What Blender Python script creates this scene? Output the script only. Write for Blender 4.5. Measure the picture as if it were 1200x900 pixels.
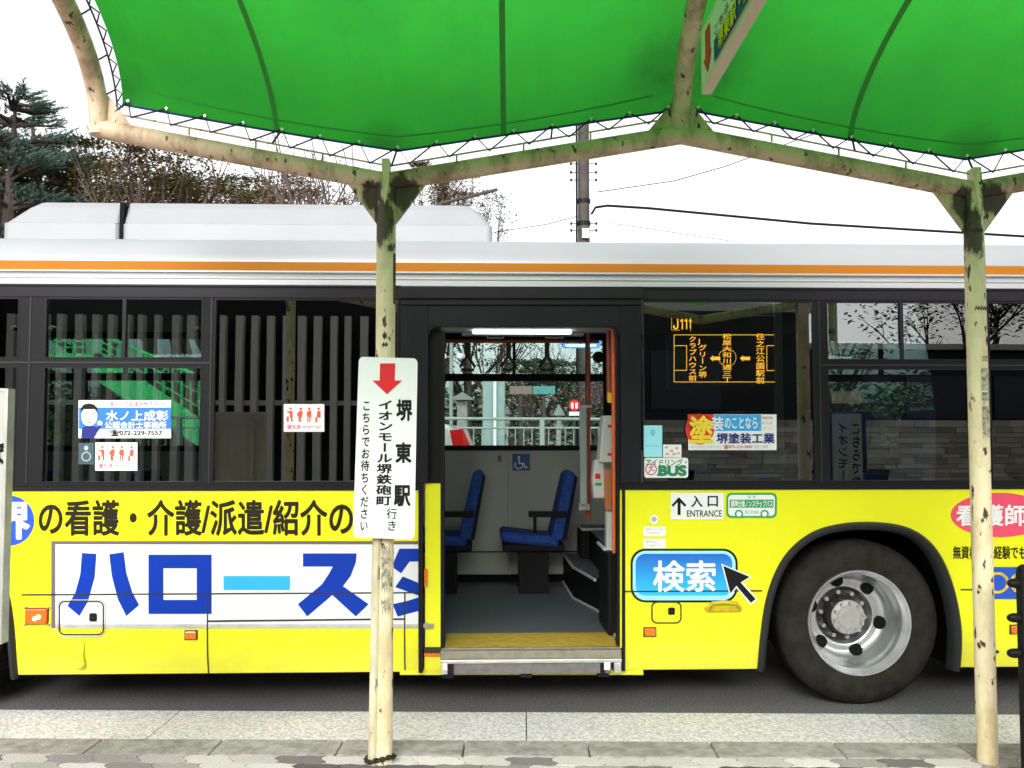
import bpy, bmesh, math, random
from mathutils import Vector, Matrix
R = math.radians
rnd = random.Random(7)
S = bpy.context.scene
for o in list(bpy.data.objects):
    bpy.data.objects.remove(o)
COL = S.collection

# ------------------------------------------------------------------ camera, world, sun, exposure
FPX, HOR, EYE = 1084.0, 506.0, 1.62          # focal length in photo pixels, horizon row, eye height
PITCH = math.atan((HOR - 450) / FPX)
cd = bpy.data.cameras.new('camera'); cam = bpy.data.objects.new('camera', cd); COL.objects.link(cam)
cam.location = (0, 0, EYE); cam.rotation_euler = (R(90) + PITCH, 0, 0)
cd.sensor_width = 36; cd.lens = 36 * FPX / 1200; cd.clip_start = .05; cd.clip_end = 3000
S.camera = cam
SUN_EL, SUN_AZ = 30, 188                      # azimuth: 180 = straight behind the camera
w = bpy.data.worlds.new('World'); S.world = w; w.use_nodes = True
nt = w.node_tree; nt.nodes.clear()
sky = nt.nodes.new('ShaderNodeTexSky'); sky.sky_type = 'NISHITA'; sky.sun_disc = False
sky.sun_elevation = R(SUN_EL); sky.sun_rotation = R(SUN_AZ); sky.air_density = 1.0; sky.dust_density = 3.5; sky.ozone_density = 1
hs = nt.nodes.new('ShaderNodeHueSaturation'); hs.inputs['Saturation'].default_value = .10; hs.inputs['Value'].default_value = 1.3
bg = nt.nodes.new('ShaderNodeBackground'); bg.inputs['Strength'].default_value = .15
wo = nt.nodes.new('ShaderNodeOutputWorld')
nt.links.new(sky.outputs[0], hs.inputs['Color']); nt.links.new(hs.outputs[0], bg.inputs['Color']); nt.links.new(bg.outputs[0], wo.inputs['Surface'])
sd = bpy.data.lights.new('sun', 'SUN'); sd.energy = 1.25; sd.angle = R(28); sd.color = (1, .97, .92)
sun = bpy.data.objects.new('sun', sd); COL.objects.link(sun); sun.location = (0, -10, 20)
az = R(SUN_AZ)
sdir = Vector((math.sin(az) * math.cos(R(SUN_EL)), math.cos(az) * math.cos(R(SUN_EL)), math.sin(R(SUN_EL))))
sun.rotation_euler = sdir.to_track_quat('Z', 'Y').to_euler()
S.view_settings.view_transform = 'Standard'; S.view_settings.look = 'None'; S.view_settings.gamma = 1
S.view_settings.exposure = 0.7
S.cycles.max_bounces = 10; S.cycles.transparent_max_bounces = 24

# ------------------------------------------------------------------ surveying: picture point -> place on a known plane
FW = Vector((0, math.cos(PITCH), math.sin(PITCH))); UP = Vector((0, -math.sin(PITCH), math.cos(PITCH)))
CAM = Vector((0, 0, EYE))
def ray(px, py): return FW + Vector((1, 0, 0)) * ((px - 600) / FPX) + UP * ((450 - py) / FPX)
def wy(px, py, Y):
    d = ray(px, py); return CAM + d * (Y / d.y)
def wz(px, py, z):
    d = ray(px, py); return CAM + d * ((z - EYE) / d.z)
BUS_O = Vector((0, 5.45, 0)); BUS_R = R(1.8)
BI = (Matrix.Translation(BUS_O) @ Matrix.Rotation(BUS_R, 4, 'Z')).inverted()
BC = BI @ CAM; BI3 = BI.to_3x3()
def bl(px, py, d=0.0):                         # bus frame, vertical plane y = d
    r = BI3 @ ray(px, py); return BC + r * ((d - BC.y) / r.y)
def bz(px, py, z):                             # bus frame, level plane
    r = BI3 @ ray(px, py); return BC + r * ((z - BC.z) / r.z)
def zr(row, d=0.0): return bl(600, row, d).z
def xr(px, row=460, d=0.0): return bl(px, row, d).x

# ------------------------------------------------------------------ materials
def mat(name, col, rough=.5, metal=0, var=0, scale=8, col2=None, bump=0, bscale=60, emit=0, coat=0, spec=.5, island=0):
    m = bpy.data.materials.new(name); m.use_nodes = True
    n, l = m.node_tree.nodes, m.node_tree.links
    b = n['Principled BSDF']
    b.inputs['Base Color'].default_value = (*col, 1); b.inputs['Roughness'].default_value = rough; b.inputs['Metallic'].default_value = metal
    b.inputs['Coat Weight'].default_value = coat; b.inputs['Specular IOR Level'].default_value = spec
    if emit:
        b.inputs['Emission Color'].default_value = (*col, 1); b.inputs['Emission Strength'].default_value = emit
    tc = n.new('ShaderNodeTexCoord')
    if var or col2:
        c2 = col2 or tuple(c * (1 - var) for c in col)
        rp = n.new('ShaderNodeValToRGB'); rp.color_ramp.elements[0].color = (*c2, 1); rp.color_ramp.elements[1].color = (*col, 1)
        if island:
            g = n.new('ShaderNodeNewGeometry'); l.new(g.outputs['Random Per Island'], rp.inputs[0])
        else:
            tx = n.new('ShaderNodeTexNoise'); tx.inputs['Scale'].default_value = scale; tx.inputs['Detail'].default_value = 7; tx.inputs['Roughness'].default_value = .65
            l.new(tc.outputs['Object'], tx.inputs['Vector']); l.new(tx.outputs[0], rp.inputs[0])
            rp.color_ramp.elements[0].position = .35; rp.color_ramp.elements[1].position = .62
        l.new(rp.outputs[0], b.inputs['Base Color'])
    if bump:
        t2 = n.new('ShaderNodeTexNoise'); t2.inputs['Scale'].default_value = bscale; t2.inputs['Detail'].default_value = 6
        bp = n.new('ShaderNodeBump'); bp.inputs['Strength'].default_value = bump; bp.inputs['Distance'].default_value = .02
        l.new(tc.outputs['Object'], t2.inputs['Vector']); l.new(t2.outputs[0], bp.inputs['Height']); l.new(bp.outputs[0], b.inputs['Normal'])
    return m
def glass(name, tint, rough=.0, ior=1.5, wob=0):
    m = bpy.data.materials.new(name); m.use_nodes = True
    n, l = m.node_tree.nodes, m.node_tree.links; n.clear()
    o = n.new('ShaderNodeOutputMaterial'); t = n.new('ShaderNodeBsdfTransparent'); t.inputs[0].default_value = (*tint, 1)
    g = n.new('ShaderNodeBsdfGlossy'); g.inputs['Roughness'].default_value = rough
    f = n.new('ShaderNodeFresnel'); f.inputs[0].default_value = ior; mx = n.new('ShaderNodeMixShader')
    l.new(f.outputs[0], mx.inputs[0]); l.new(t.outputs[0], mx.inputs[1]); l.new(g.outputs[0], mx.inputs[2]); l.new(mx.outputs[0], o.inputs[0])
    if wob:
        tc = n.new('ShaderNodeTexCoord'); t2 = n.new('ShaderNodeTexNoise'); t2.inputs['Scale'].default_value = 1.3
        bp = n.new('ShaderNodeBump'); bp.inputs['Strength'].default_value = wob; bp.inputs['Distance'].default_value = .02
        l.new(tc.outputs['Object'], t2.inputs['Vector']); l.new(t2.outputs[0], bp.inputs['Height']); l.new(bp.outputs[0], g.inputs['Normal'])
    return m
def rusty(name, base, rust=(.07, .035, .015), amount=.36, dirt=.5, zs=1.0, spots=()):
    """old painted steel: dull streaks and chipped rust spots"""
    m = mat(name, base, .55, 0)
    n, l = m.node_tree.nodes, m.node_tree.links; b = n['Principled BSDF']; tc = n.new('ShaderNodeTexCoord')
    mp = n.new('ShaderNodeMapping'); mp.inputs['Scale'].default_value = (1, 1, .45 * zs); l.new(tc.outputs['Object'], mp.inputs[0])
    a = n.new('ShaderNodeTexNoise'); a.inputs['Scale'].default_value = 27; a.inputs['Detail'].default_value = 5; l.new(mp.outputs[0], a.inputs['Vector'])
    r1 = n.new('ShaderNodeValToRGB'); r1.color_ramp.elements[0].position = amount - .035; r1.color_ramp.elements[0].color = (1, 1, 1, 1)
    r1.color_ramp.elements[1].position = amount; r1.color_ramp.elements[1].color = (0, 0, 0, 1); l.new(a.outputs[0], r1.inputs[0])
    c = n.new('ShaderNodeTexNoise'); c.inputs['Scale'].default_value = 6; c.inputs['Detail'].default_value = 8; c.inputs['Roughness'].default_value = .7; l.new(mp.outputs[0], c.inputs['Vector'])
    r2 = n.new('ShaderNodeValToRGB'); r2.color_ramp.elements[0].position = .38; r2.color_ramp.elements[0].color = tuple(x * (1 - dirt) for x in (base[0], base[1] * .93, base[2] * .8)) + (1,)
    r2.color_ramp.elements[1].position = .56; r2.color_ramp.elements[1].color = (*base, 1); l.new(c.outputs[0], r2.inputs[0])
    mx = n.new('ShaderNodeMix'); mx.data_type = 'RGBA'; l.new(r1.outputs[0], mx.inputs[0]); l.new(r2.outputs[0], mx.inputs[6]); mx.inputs[7].default_value = (*rust, 1)
    out = mx.outputs[2]
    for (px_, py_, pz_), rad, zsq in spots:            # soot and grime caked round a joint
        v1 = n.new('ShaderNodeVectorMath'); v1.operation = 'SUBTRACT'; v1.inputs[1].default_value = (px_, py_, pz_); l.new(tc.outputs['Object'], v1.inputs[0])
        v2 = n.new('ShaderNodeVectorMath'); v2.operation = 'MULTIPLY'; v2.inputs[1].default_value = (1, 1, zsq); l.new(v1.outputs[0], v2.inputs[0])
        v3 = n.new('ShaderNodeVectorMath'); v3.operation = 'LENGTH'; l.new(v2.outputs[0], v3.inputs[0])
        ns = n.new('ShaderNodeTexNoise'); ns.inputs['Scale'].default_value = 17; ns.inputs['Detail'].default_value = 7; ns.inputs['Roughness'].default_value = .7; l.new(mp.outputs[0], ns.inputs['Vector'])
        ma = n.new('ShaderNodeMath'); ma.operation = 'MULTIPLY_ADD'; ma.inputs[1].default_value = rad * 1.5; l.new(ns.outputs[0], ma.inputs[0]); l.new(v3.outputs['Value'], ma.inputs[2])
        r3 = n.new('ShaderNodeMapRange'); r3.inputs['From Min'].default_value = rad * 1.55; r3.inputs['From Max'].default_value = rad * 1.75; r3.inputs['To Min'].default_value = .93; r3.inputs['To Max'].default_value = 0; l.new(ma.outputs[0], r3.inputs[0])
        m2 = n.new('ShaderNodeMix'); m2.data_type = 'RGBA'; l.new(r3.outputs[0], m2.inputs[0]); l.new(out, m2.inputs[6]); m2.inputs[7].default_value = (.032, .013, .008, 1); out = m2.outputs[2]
    l.new(out, b.inputs['Base Color'])
    bp = n.new('ShaderNodeBump'); bp.inputs['Strength'].default_value = .25; bp.inputs['Distance'].default_value = .004; bp.invert = True
    l.new(r1.outputs[0], bp.inputs['Height']); l.new(bp.outputs[0], b.inputs['Normal'])
    return m
M = {}
M['yellow'] = mat('yellow_paint', (.86, .84, .012), .28, var=.04, scale=2.5, coat=.3)
def road_film(m, z0, z1, col, amt):
    n, l = m.node_tree.nodes, m.node_tree.links; b = n['Principled BSDF']; src = b.inputs['Base Color'].links[0].from_socket
    tc = n.new('ShaderNodeTexCoord'); sp = n.new('ShaderNodeSeparateXYZ'); ns = n.new('ShaderNodeTexNoise'); ns.inputs['Scale'].default_value = 5; ns.inputs['Detail'].default_value = 8; ns.inputs['Roughness'].default_value = .75
    l.new(tc.outputs['Object'], sp.inputs[0]); l.new(tc.outputs['Object'], ns.inputs['Vector'])
    ma = n.new('ShaderNodeMath'); ma.operation = 'MULTIPLY_ADD'; ma.inputs[1].default_value = .5; l.new(ns.outputs[0], ma.inputs[0]); l.new(sp.outputs['Z'], ma.inputs[2])
    mr = n.new('ShaderNodeMapRange'); mr.inputs['From Min'].default_value = z0 + .25; mr.inputs['From Max'].default_value = z1 + .25; mr.inputs['To Min'].default_value = amt; mr.inputs['To Max'].default_value = 0; l.new(ma.outputs[0], mr.inputs[0])
    mx = n.new('ShaderNodeMix'); mx.data_type = 'RGBA'; l.new(mr.outputs[0], mx.inputs[0]); l.new(src, mx.inputs[6]); mx.inputs[7].default_value = (*col, 1); l.new(mx.outputs[2], b.inputs['Base Color'])
    t2 = n.new('ShaderNodeTexNoise'); t2.inputs['Scale'].default_value = 1.6; t2.inputs['Detail'].default_value = 2
    bp = n.new('ShaderNodeBump'); bp.inputs['Strength'].default_value = .12; bp.inputs['Distance'].default_value = .03; l.new(tc.outputs['Object'], t2.inputs['Vector']); l.new(t2.outputs[0], bp.inputs['Height']); l.new(bp.outputs[0], b.inputs['Normal'])
road_film(M['yellow'], .16, .52, (.42, .36, .10), .35)
M['white'] = mat('white_paint', (.78, .79, .80), .3, var=.05, scale=2)
M['roofwhite'] = mat('roof_white', (.33, .345, .355), .35, var=.05, scale=1.5, coat=.2)
M['cove'] = mat('grey_moulding', (.50, .50, .52), .35, metal=.2)
M['orange'] = mat('orange_stripe', (.40, .145, .012), .65, spec=.15)
M['char'] = mat('charcoal_paint', (.017, .016, .020), .38, var=.15, scale=5, spec=.12)
M['band'] = mat('dark_band', (.020, .018, .022), .3, spec=.12)
M['black'] = mat('black_rubber', (.012, .012, .013), .55, bump=.1, bscale=80, spec=.12)
M['pitch'] = mat('underbody_black', (.008, .008, .008), .9, spec=.12)
M['seam'] = mat('panel_seam', (.02, .02, .015), .7)
M['glass'] = glass('tinted_glass', (.46, .53, .53), ior=2.25, wob=.012)
M['glass2'] = glass('dark_tinted_glass', (.16, .19, .195), ior=2.6, wob=.012)
M['glassfar'] = glass('pale_glass', (.74, .84, .82))
M['steel'] = mat('brushed_steel', (.55, .54, .52), .35, metal=.9, var=.2, scale=12)
M['alu'] = mat('pale_aluminium', (.66, .65, .62), .4, metal=.5, var=.25, scale=9)
M['rim'] = mat('wheel_steel', (.74, .74, .76), .27, metal=.75, var=.22, scale=7)
M['hub'] = mat('hub_grey', (.50, .49, .47), .45, metal=.4, var=.2, scale=15)
M['tyre'] = mat('tyre_rubber', (.026, .023, .020), .8, var=.55, scale=11, bump=.25, bscale=110, spec=.2)
M['trim'] = mat('arch_rubber', (.026, .028, .030), .42, spec=.22)
M['trimsilver'] = mat('silver_trim', (.62, .66, .66), .4, metal=.25)
M['blue'] = mat('sign_blue', (.003, .036, .36), .35, spec=.22)
M['badge'] = mat('badge_blue', (.03, .09, .52), .35, spec=.22)
M['cyan'] = mat('sign_cyan', (.04, .40, .90), .35, spec=.22)
M['ink'] = mat('black_ink', (.012, .012, .012), .45, spec=.12)
M['brownink'] = mat('brown_ink', (.022, .018, .008), .45, spec=.12)
M['wtext'] = mat('white_print', (.84, .84, .84), .45)
M['red'] = mat('red_print', (.75, .015, .02), .45, spec=.22)
M['salmon'] = mat('salmon_print', (.78, .10, .05), .45, spec=.22)
M['pink'] = mat('pink_print', (.82, .07, .14), .45)
M['pinkt'] = mat('rose_ink', (.60, .08, .20), .45, spec=.22)
M['greenp'] = mat('green_print', (.03, .36, .13), .45, spec=.22)
M['navy'] = mat('navy_print', (.02, .025, .20), .45, spec=.22)
M['yprint'] = mat('yellow_print', (.90, .66, .03), .45)
M['skin'] = mat('pale_print', (.85, .80, .62), .5)
M['frameprint'] = mat('mauve_border', (.16, .12, .13), .45, spec=.22)
M['greyprint'] = mat('grey_print', (.42, .42, .42), .5)
M['lightblue'] = mat('light_blue_print', (.35, .78, .92), .45)
M['amber'] = mat('amber_lens', (.85, .20, .012), .15, var=.35, scale=60, coat=.5)
M['amberlit'] = mat('lit_amber_lens', (.95, .10, .008), .15, emit=.35, coat=.3)
M['lampcore'] = mat('lamp_core', (1, .72, .2), .3, emit=2.2)
M['led'] = mat('led_amber', (1.0, .42, .04), .5, emit=4.0)
M['ledboard'] = mat('display_board', (.045, .058, .050), .5)
M['tube'] = mat('interior_tube', (.95, .97, 1.0), .4, emit=4)
M['floor'] = mat('bus_floor', (.115, .135, .145), .5, var=.18, scale=30)
M['ystep'] = mat('yellow_step', (.62, .42, .04), .55, var=.3, scale=14)
M['lining'] = mat('interior_panel', (.44, .44, .40), .55, var=.06, scale=3)
M['ceil'] = mat('interior_ceiling', (.35, .36, .36), .6)
M['seatblue'] = mat('blue_seat_cloth', (.015, .085, .42), .8, scale=55, col2=(.008, .028, .16), bump=.2)
M['plastic'] = mat('black_plastic', (.009, .009, .010), .5, spec=.12)
M['orangepole'] = mat('orange_grab_pole', (.74, .13, .02), .35)
M['redpole'] = mat('brick_red_grab_pole', (.36, .065, .03), .35)
M['machine'] = mat('machine_grey', (.58, .58, .54), .5, var=.08)
M['strap'] = mat('strap_grey', (.06, .06, .058), .5)
M['signwhite'] = mat('sign_white', (.85, .85, .85), .35, var=.03, scale=3)
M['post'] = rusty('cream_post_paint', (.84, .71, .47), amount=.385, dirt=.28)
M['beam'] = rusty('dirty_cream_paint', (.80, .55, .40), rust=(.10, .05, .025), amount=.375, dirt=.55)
M['thin'] = rusty('chipped_cream_paint', (.70, .64, .46), rust=(.22, .22, .20), amount=.41, dirt=.3, zs=.6)
M['grime'] = mat('grime', (.035, .024, .014), .9, scale=16, col2=(.10, .07, .04))
M['rope'] = mat('dark_rope', (.02, .022, .06), .8)
M['hem'] = mat('blue_hem_cord', (.03, .05, .22), .8)
M['eyelet'] = mat('eyelet_metal_and_sky', (.8, .8, .8), .3, metal=.4)
M['chain'] = mat('rusty_chain', (.06, .04, .025), .6, metal=.5, var=.5, scale=50)
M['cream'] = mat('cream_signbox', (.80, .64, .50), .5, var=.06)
M['signface'] = mat('sign_face', (.80, .74, .72), .4)
M['board'] = mat('weathered_board', (.52, .51, .47), .5, var=.12, scale=6)
M['asphalt'] = mat('asphalt', (.21, .205, .205), .9, scale=70, col2=(.075, .073, .074), bump=.9, bscale=110)
M['gutter'] = mat('pale_gutter_concrete', (.88, .83, .83), .9, scale=55, col2=(.42, .40, .39), bump=.5, bscale=70)
M['kerb'] = mat('kerb_concrete', (.43, .40, .375), .9, scale=14, col2=(.24, .22, .205), bump=.4, bscale=90)
M['paver'] = mat('interlocking_paver', (.78, .72, .71), .9, col2=(.09, .072, .075), island=1, bump=.5, bscale=70)
M['joint'] = mat('paver_joint', (.045, .042, .036), 1)
M['ground'] = mat('ground_soil', (.14, .13, .10), .95, var=.4, scale=.6)
M['park'] = mat('park_ground', (.25, .23, .17), .95, var=.4, scale=.8)
M['leafdark'] = mat('conifer_needles', (.050, .105, .075), .7, col2=(.012, .032, .03), island=1)
M['leafgreen'] = mat('bush_leaves', (.21, .21, .055), .7, col2=(.05, .06, .02), island=1)
M['leafbrown'] = mat('brown_leaves', (.24, .15, .06), .7, col2=(.07, .052, .025), island=1)
M['leafmid'] = mat('mid_green_leaves', (.10, .17, .05), .7, col2=(.025, .055, .02), island=1)
M['leafred'] = mat('autumn_leaves', (.32, .10, .07), .7, col2=(.14, .06, .03), island=1)
M['blossom'] = mat('pink_buds', (.42, .25, .26), .7, col2=(.22, .12, .12), island=1)
M['bark'] = mat('bark', (.048, .035, .027), .9, var=.4, scale=9, bump=.6, bscale=20)
M['twig'] = mat('bare_twigs', (.075, .05, .04), .9)
M['upole'] = mat('dark_concrete_pole', (.06, .05, .045), .8, var=.4, scale=4)
M['rail'] = mat('pale_rail_paint', (.27, .29, .26), .5)
M['cabinet'] = mat('grey_green_cabinet', (.22, .29, .28), .5, var=.08)
M['stone'] = mat('lantern_stone', (.30, .29, .26), .9, var=.3, scale=10)
M['roofgrey'] = mat('grey_roof_tile', (.22, .23, .22), .8, var=.2, scale=6)
M['teal'] = mat('teal_sign', (.03, .20, .19), .4)
M['brown'] = mat('brown_sign', (.16, .10, .08), .5)
M['skyblue'] = mat('road_sign_blue', (.02, .22, .62), .4)
M['carwhite'] = mat('car_paint', (.75, .75, .76), .2, coat=.6)
M['taillight'] = mat('tail_lens', (.75, .02, .02), .15, coat=.5)
M['carglass'] = mat('car_window', (.02, .025, .03), .05)
M['greenrail'] = mat('green_stair_paint', (.10, .80, .24), .5)
M['wallstone'] = mat('stacked_stone', (.86, .79, .68), .9, col2=(.42, .37, .31), island=1, bump=.6, bscale=25)
M['louvre'] = mat('louvre_paint', (.80, .78, .73), .6)
M['darkback'] = mat('dark_recess', (.012, .012, .012), .8)
M['hedge'] = mat('hedge_leaves', (.035, .05, .02), .8, col2=(.01, .016, .008), island=1)

def seg_mat():                                   # printed button: blue running to cyan, part of the print
    m = mat('button_blue', (.02, .2, .8), .35)
    n, l = m.node_tree.nodes, m.node_tree.links
    tc = n.new('ShaderNodeTexCoord'); sp = n.new('ShaderNodeSeparateXYZ'); mr = n.new('ShaderNodeMapRange'); rp = n.new('ShaderNodeValToRGB')
    l.new(tc.outputs['Object'], sp.inputs[0]); l.new(sp.outputs['Z'], mr.inputs[0]); l.new(mr.outputs[0], rp.inputs[0]); l.new(rp.outputs[0], n['Principled BSDF'].inputs['Base Color'])
    mr.inputs['From Min'].default_value = zr(703); mr.inputs['From Max'].default_value = zr(645)
    rp.color_ramp.elements[0].color = (.03, .55, .95, 1); rp.color_ramp.elements[1].color = (.015, .10, .60, 1)
    return m
M['button'] = seg_mat()
def fabric_mat(stains=()):
    m = bpy.data.materials.new('green_canopy_fabric'); m.use_nodes = True
    n, l = m.node_tree.nodes, m.node_tree.links; n.clear()
    o = n.new('ShaderNodeOutputMaterial'); d = n.new('ShaderNodeBsdfDiffuse'); t = n.new('ShaderNodeBsdfTranslucent'); mx = n.new('ShaderNodeMixShader'); mx.inputs[0].default_value = .62
    tc = n.new('ShaderNodeTexCoord'); tx = n.new('ShaderNodeTexNoise'); tx.inputs['Scale'].default_value = 1.6; tx.inputs['Detail'].default_value = 8; tx.inputs['Roughness'].default_value = .6
    rp = n.new('ShaderNodeValToRGB'); rp.color_ramp.elements[0].position = .3; rp.color_ramp.elements[0].color = (.043, .43, .048, 1); rp.color_ramp.elements[1].position = .66; rp.color_ramp.elements[1].color = (.050, .55, .052, 1)
    l.new(tc.outputs['Object'], tx.inputs['Vector']); l.new(tx.outputs[0], rp.inputs[0]); out = rp.outputs[0]
    mp = n.new('ShaderNodeMapping'); mp.inputs['Scale'].default_value = (9, 1.2, 1.2); l.new(tc.outputs['Object'], mp.inputs[0])
    st = n.new('ShaderNodeTexNoise'); st.inputs['Scale'].default_value = 1.5; st.inputs['Detail'].default_value = 9; st.inputs['Roughness'].default_value = .7; l.new(mp.outputs[0], st.inputs['Vector'])
    sr = n.new('ShaderNodeMapRange'); sr.inputs['From Min'].default_value = .5; sr.inputs['From Max'].default_value = .75; sr.inputs['To Max'].default_value = .28; l.new(st.outputs[0], sr.inputs[0])
    mm = n.new('ShaderNodeMix'); mm.data_type = 'RGBA'; l.new(sr.outputs[0], mm.inputs[0]); l.new(out, mm.inputs[6]); mm.inputs[7].default_value = (.05, .33, .05, 1); out = mm.outputs[2]
    for (p, rad, amt) in stains:                       # mildew gathered in the corners by the steel
        v1 = n.new('ShaderNodeVectorMath'); v1.operation = 'DISTANCE'; v1.inputs[1].default_value = p; l.new(tc.outputs['Object'], v1.inputs[0])
        ns = n.new('ShaderNodeTexNoise'); ns.inputs['Scale'].default_value = 7; ns.inputs['Detail'].default_value = 9; ns.inputs['Roughness'].default_value = .75; l.new(tc.outputs['Object'], ns.inputs['Vector'])
        ma = n.new('ShaderNodeMath'); ma.operation = 'MULTIPLY_ADD'; ma.inputs[1].default_value = rad * 1.2; l.new(ns.outputs[0], ma.inputs[0]); l.new(v1.outputs['Value'], ma.inputs[2])
        r3 = n.new('ShaderNodeMapRange'); r3.inputs['From Min'].default_value = rad * .75; r3.inputs['From Max'].default_value = rad * 1.7; r3.inputs['To Min'].default_value = amt; r3.inputs['To Max'].default_value = 0; l.new(ma.outputs[0], r3.inputs[0])
        m2 = n.new('ShaderNodeMix'); m2.data_type = 'RGBA'; l.new(r3.outputs[0], m2.inputs[0]); l.new(out, m2.inputs[6]); m2.inputs[7].default_value = (.03, .13, .03, 1); out = m2.outputs[2]
    bp = n.new('ShaderNodeBump'); bp.inputs['Strength'].default_value = .35; bp.inputs['Distance'].default_value = .03; l.new(tx.outputs[0], bp.inputs['Height']); l.new(bp.outputs[0], d.inputs['Normal']); l.new(bp.outputs[0], t.inputs['Normal'])
    l.new(out, d.inputs[0]); l.new(out, t.inputs[0])
    l.new(d.outputs[0], mx.inputs[1]); l.new(t.outputs[0], mx.inputs[2]); l.new(mx.outputs[0], o.inputs[0])
    return m
M['fseam'] = mat('canopy_seam', (.05, .34, .05), .8)

# ------------------------------------------------------------------ mesh helpers
class MB:
    def __init__(s): s.v, s.f, s.mi = [], [], []
    def add(s, vs, fs, mi=0):
        b = len(s.v); s.v += [tuple(p) for p in vs]; s.f += [tuple(i + b for i in f) for f in fs]; s.mi += [mi] * len(fs); return s
    def box(s, x0, x1, y0, y1, z0, z1, mi=0):
        x0, x1 = min(x0, x1), max(x0, x1); y0, y1 = min(y0, y1), max(y0, y1); z0, z1 = min(z0, z1), max(z0, z1)
        return s.add([(x0, y0, z0), (x1, y0, z0), (x1, y1, z0), (x0, y1, z0), (x0, y0, z1), (x1, y0, z1), (x1, y1, z1), (x0, y1, z1)],
                     [(0, 3, 2, 1), (4, 5, 6, 7), (0, 1, 5, 4), (1, 2, 6, 5), (2, 3, 7, 6), (3, 0, 4, 7)], mi)
    def poly(s, pts, mi=0): return s.add(pts, [tuple(range(len(pts)))], mi)
    def prism(s, a, b, mi=0):                     # two equal rings
        n = len(a); return s.add(list(a) + list(b), [tuple(range(n))[::-1], tuple(range(n, 2 * n))] + [(i, (i + 1) % n, n + (i + 1) % n, n + i) for i in range(n)], mi)
    def tube(s, pts, r, seg=10, mi=0, caps=True):
        pts = [Vector(p) for p in pts]; rs = r if isinstance(r, (list, tuple)) else [r] * len(pts); rings = []; ref = None
        for i, p in enumerate(pts):
            t = (pts[min(i + 1, len(pts) - 1)] - pts[max(i - 1, 0)]).normalized()
            if ref is None: ref = Vector((0, 0, 1)) if abs(t.z) < .9 else Vector((1, 0, 0))
            u = t.cross(ref)
            if u.length < 1e-4: u = t.orthogonal()
            u.normalize(); v = t.cross(u); ref = v.cross(t) if False else ref
            rings.append([p + (u * math.cos(2 * math.pi * k / seg) + v * math.sin(2 * math.pi * k / seg)) * rs[i] for k in range(seg)])
        vs = [q for g in rings for q in g]; fs = []
        for i in range(len(rings) - 1):
            for k in range(seg): fs.append((i * seg + k, i * seg + (k + 1) % seg, (i + 1) * seg + (k + 1) % seg, (i + 1) * seg + k))
        if caps: fs += [tuple(range(seg))[::-1], tuple(range((len(rings) - 1) * seg, len(rings) * seg))]
        return s.add(vs, fs, mi)
    def lathe(s, prof, c, axis='y', seg=48, mi=0):   # prof: (radius, distance along axis)
        vs, fs = [], []; n = len(prof)
        for k in range(seg):
            a = 2 * math.pi * k / seg
            for r, h in prof:
                p = (r * math.cos(a), h, r * math.sin(a)) if axis == 'y' else (r * math.cos(a), r * math.sin(a), h)
                vs.append((c[0] + p[0], c[1] + p[1], c[2] + p[2]))
        for k in range(seg):
            k2 = (k + 1) % seg
            for i in range(n - 1): fs.append((k * n + i, k * n + i + 1, k2 * n + i + 1, k2 * n + i))
        return s.add(vs, fs, mi)
    def sheet(s, rows, mi=0):
        n = len(rows[0]); vs = [p for r in rows for p in r]; fs = []
        for i in range(len(rows) - 1):
            for j in range(n - 1): fs.append((i * n + j, i * n + j + 1, (i + 1) * n + j + 1, (i + 1) * n + j))
        return s.add(vs, fs, mi)
    def build(s, name, mats, parent=None, smooth=False, bevel=0, fix=False):
        me = bpy.data.meshes.new(name); me.from_pydata(s.v, [], s.f)
        for m in (mats if isinstance(mats, (list, tuple)) else [mats]): me.materials.append(M[m] if isinstance(m, str) else m)
        me.polygons.foreach_set('material_index', s.mi)
        if smooth: me.polygons.foreach_set('use_smooth', [True] * len(s.f))
        if fix or bevel:
            bm = bmesh.new(); bm.from_mesh(me); bmesh.ops.recalc_face_normals(bm, faces=bm.faces); bm.to_mesh(me); bm.free()
        me.update()
        o = bpy.data.objects.new(name, me); COL.objects.link(o)
        if parent: o.parent = parent
        if smooth and not bevel:
            try: me.set_sharp_from_angle(angle=R(40))
            except Exception: pass
        if bevel:
            md = o.modifiers.new('b', 'BEVEL'); md.width = bevel; md.segments = 2; md.limit_method = 'ANGLE'; md.angle_limit = R(40)
        return o
def tag(o, label=None, cat=None, group=None, kind=None):
    if label: o['label'] = label
    if cat: o['category'] = cat
    if group: o['group'] = group
    if kind: o['kind'] = kind
    return o
def empty(name, loc=(0, 0, 0), rz=0, parent=None, label=None, cat=None, group=None):
    o = bpy.data.objects.new(name, None); COL.objects.link(o); o.location = loc; o.rotation_euler = (0, 0, rz); o.empty_display_size = .1
    if parent: o.parent = parent
    return tag(o, label, cat, group)
def copy_tree(o, parent=None):
    c = o.copy(); COL.objects.link(c); c.parent = parent
    for ch in list(o.children): copy_tree(ch, c)
    return c
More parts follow.
